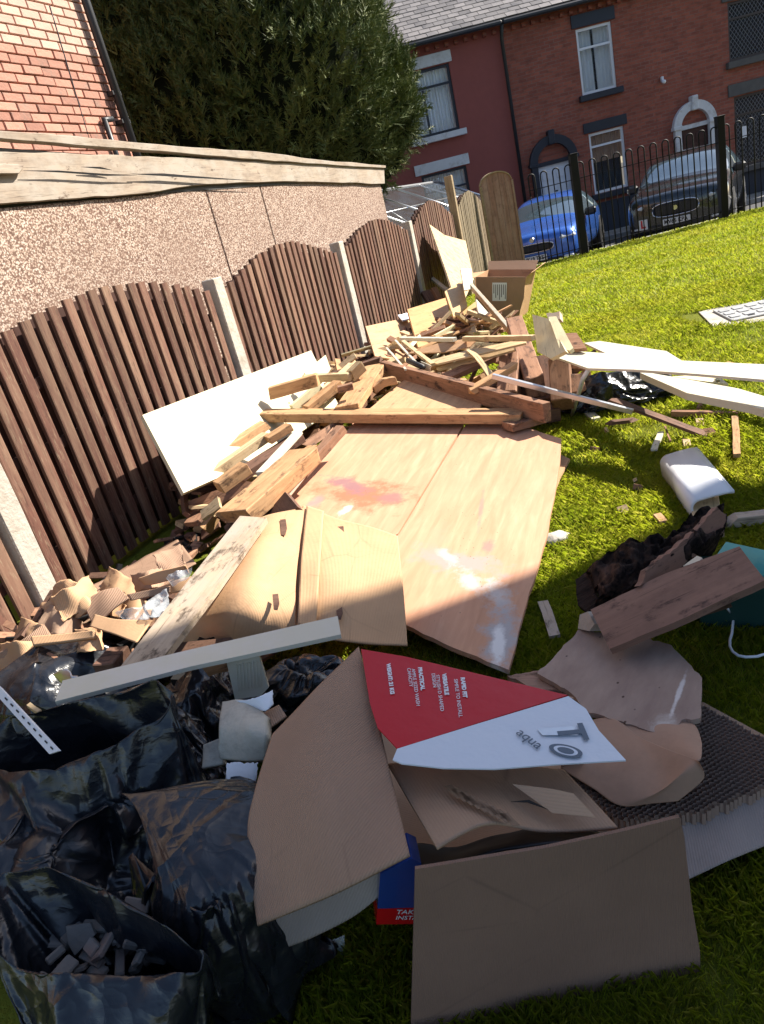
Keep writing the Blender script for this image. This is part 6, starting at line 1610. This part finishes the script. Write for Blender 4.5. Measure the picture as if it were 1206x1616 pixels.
def open_bag(rim, base, br, seed, label, fill=.45, cuff=.07, frames=26, nu=140, nlump=12):
    """rim = world points round the mouth, base = centre on the ground"""
    rnd = random.Random(seed); n = len(rim); R_ = []
    rim = [p-base for p in rim]
    for i in range(nu):
        t_ = i/nu*n; k = int(t_); u = t_-k
        a, b, c_, d = rim[(k-1) % n], rim[k % n], rim[(k+1) % n], rim[(k+2) % n]
        R_.append(.5*((2*b)+(c_-a)*u+(2*a-5*b+4*c_-d)*u*u+(3*b-a-3*c_+d)*u*u*u))
    cen = sum(R_, Vector())/nu; h = cen.z; sx = max(abs(p.x-cen.x) for p in R_); sy = max(abs(p.y-cen.y) for p in R_)
    ro = lumps(rnd, nlump, (br*1.25, br*1.25, h), .12, fill, (.28, .42)); fo = floor_obj()
    rows = 58; V = []
    for j in range(rows):
        t_ = j/(rows-1)
        for i in range(nu):
            a = math.atan2(R_[i].y-cen.y, R_[i].x-cen.x); o_ = Vector((math.cos(a), math.sin(a), 0))
            if t_ < .22: p = o_*br*(t_/.22)*1.05+Vector((0, 0, .015))
            elif t_ < .82:
                u = (t_-.22)/.6; lo = o_*br*1.05; bulge = math.sin(PI*u)*.16*br
                p = lo.lerp(Vector((R_[i].x, R_[i].y, 0)), u)+o_*bulge*(1+.5*math.sin(a*7+seed)); p.z = .015+(R_[i].z-.015)*u
            else:
                u = (t_-.82)/.18; p = R_[i]+o_*(.012+.03*u); p.z = R_[i].z-cuff*u+.012*math.sin(PI*u)
            p += Vector((noise.noise(p*14+Vector((seed, 0, 0))), noise.noise(p*14+Vector((0, seed, 0))), noise.noise(p*14)))*.006
            if p.z < .012: p.z = .012
            V.append(p)
    me = bpy.data.meshes.new('b'); me.from_pydata(V, [], grid_mesh(V, nu, rows)); o = bpy.data.objects.new('b', me); COL.objects.link(o)
    vg = o.vertex_groups.new(name='pin'); jr = int(round(.82*(rows-1)))
    # pinned loosely: the mouth is held at a few places so that it scallops between them
    ids = [jr*nu+i for i in range(nu) if (i % (nu//8)) < 3]
    vg.add(ids, 1.0, 'REPLACE'); cloth(o, 'pin', 0, .02)
    r = finish_sim([ro, fo], o, 'open_bin_bag', label, 'bin bag', 'black bin bags full of rubble and rubbish', frames=frames)
    r.matrix_basis = Matrix.Translation(base); return r
GB = lambda px, py, z: P(px, py, z)
ob1 = open_bag([GB(-40, 1190, .40), GB(20, 1130, .44), GB(110, 1112, .47), GB(237, 1074, .50), GB(262, 1110, .46), (GB(210, 1150, .43)), GB(140, 1183, .42), GB(50, 1212, .40)], Vector((-.86, 1.28, 0)), .25, 3, 'torn open black bag behind, with the plastic trim stuck in its mouth', fill=.6)
ob2 = open_bag([GB(5, 1385, .40), GB(60, 1368, .41), GB(130, 1402, .40), (GB(195, 1432, .39)), GB(262, 1462, .38), GB(308, 1500, .37), GB(285, 1527, .36), GB(150, 1520, .36), GB(20, 1515, .36), GB(-15, 1450, .38)], Vector((-.63, .80, 0)), .17, 5, 'open black bag of broken rubble at the bottom left', fill=.5, cuff=.1)
c2 = P(328, 1440, .22); c2 = c2+Vector((.05, .05, 0)); bag(Vector((c2.x, c2.y, 0)), (.12, .15, .34), 4, 'tall full black bag with a pointed corner, between the open bag and the box flap', peak=tuple(P(193, 1252, .42)-Vector((c2.x, c2.y, 0))))
c3 = P(90, 1345, .2); bag(Vector((c3.x-.02, c3.y+.02, 0)), (.22, .2, .36), 8, 'black bag squeezed between the two open bags at the left edge')
c4 = P(80, 1100, .2); bag(Vector((c4.x-.05, c4.y+.12, 0)), (.36, .26, .27), 11, 'shaded black bag under the torn cardboard at the fence', frames=24, nu=90, nv=50)
c5 = P(290, 1110, .2); bag(Vector((c5.x, c5.y+.03, 0)), (.18, .16, .34), 14, 'crinkled black bag below the middle of the white strip', frames=26, nu=90, nv=50)
c6 = P(485, 1075, .22); bag(Vector((c6.x+.0, c6.y+.03, 0)), (.15, .12, .33), 17, 'matt black bag behind the top corner of the big flap', frames=26, nu=90, nv=50)
c8 = P(985, 640, .0); bag(Vector((c8.x, c8.y+.1, 0)), (.36, .22, .22), 23, 'black bag lying under the long white panels on the lawn', rz=-.3, frames=24, nu=90, nv=50)
c9 = P(262, 1190, .2); bag(Vector((c9.x-.02, c9.y+.03, 0)), (.15, .13, .36), 29, 'full black bag in the middle with white papers on its edge')
# rubble in the open bag
M['rubble'] = plain('grey_rubble', (.14, .135, .13), .9, nz=.4, bump=.4, vary=.6, dirt=(.16, .09, .07))
cc = P(170, 1495, .29); r_ = random.Random(31)
labs = ['tile']; first_r = None
for i in range(46):
    p = cc+Vector((r_.uniform(-.12, .13), r_.uniform(-.05, .09), r_.uniform(-.05, .012)))
    Mx = Matrix.Translation(p) @ Matrix.Rotation(r_.uniform(0, 6), 4, 'Z') @ Matrix.Rotation(r_.uniform(-.7, .7), 4, 'X') @ Matrix.Diagonal((r_.uniform(.5, 1.3), r_.uniform(.5, 1.2), r_.uniform(.5, 1.2), 1))
    if first_r is None: first_r = bmo('rubble_piece', box_data(.05, .032, .014, bev=.003), M['rubble'], None, Mx); q = first_r
    else: q = dupo(first_r, Mx)
    tag(q, 'grey piece of broken tile among the rubble inside the open black bag', 'rubble', 'broken tile pieces in the open black bag')
tl_ = sheet('tile_fragment', 'larger upright broken tile with pale grid lines in the open bag', 'tile', [(104, 1462), (142, 1456), (150, 1475), (118, 1508), (108, 1490)], [(104, 1462, .32), (142, 1456, .32), (118, 1508, .28)], .006, M['rubble'])
K('clear_plastic', 'clear plastic bag end showing below the lower flap of the box', 'plastic wrap', [[(440, 1488, .05), (452, 1506, .02)], [(490, 1490, .07), (495, 1512, .02)], [(545, 1468, .06), (545, 1500, .02)]], .001, M['clear'], n=(24, 12), nz=.02, ns=18, seed=51, crease=.008)
# loose scraps between the bags, black ones added to darken the gaps
scraps('wood_scraps', [(P(60, 1060), P(330, 1010), .22, .12), (P(300, 1060), P(420, 1100), .24, .06)], 110, 15, [M['timber_dark'], M['black'], M['timber_old']])
K('torn_cardboard', 'shaded card sheet lying along the foot of the fence', 'cardboard', [[(120, 935, .12), (160, 975, .12)], [(200, 895, .14), (240, 935, .16)], [(280, 850, .14), (310, 890, .18)]], .005, M['card_b2'], n=(24, 12), nz=.012, ns=9, seed=61)
K('torn_cardboard', 'brown card leaning at the fence between the post and the crumpled piece', 'cardboard', [[(20, 1020, .06), (50, 1060, .05)], [(60, 975, .10), (95, 1010, .12)], [(130, 935, .12), (165, 965, .16)]], .005, M['card_in'], n=(20, 10), nz=.012, ns=9, seed=62)
scraps('shade_litter', [(P(40, 1050), P(330, 860), .12, .16), (P(-20, 1130), P(200, 960), .14, .18)], 260, 19, [M['timber_dark'], M['black'], M['timber_old']], ln=(.03, .16))  # dark and black debris added to deepen the shade along the fence foot
print('TOTAL', time.time()-T0)
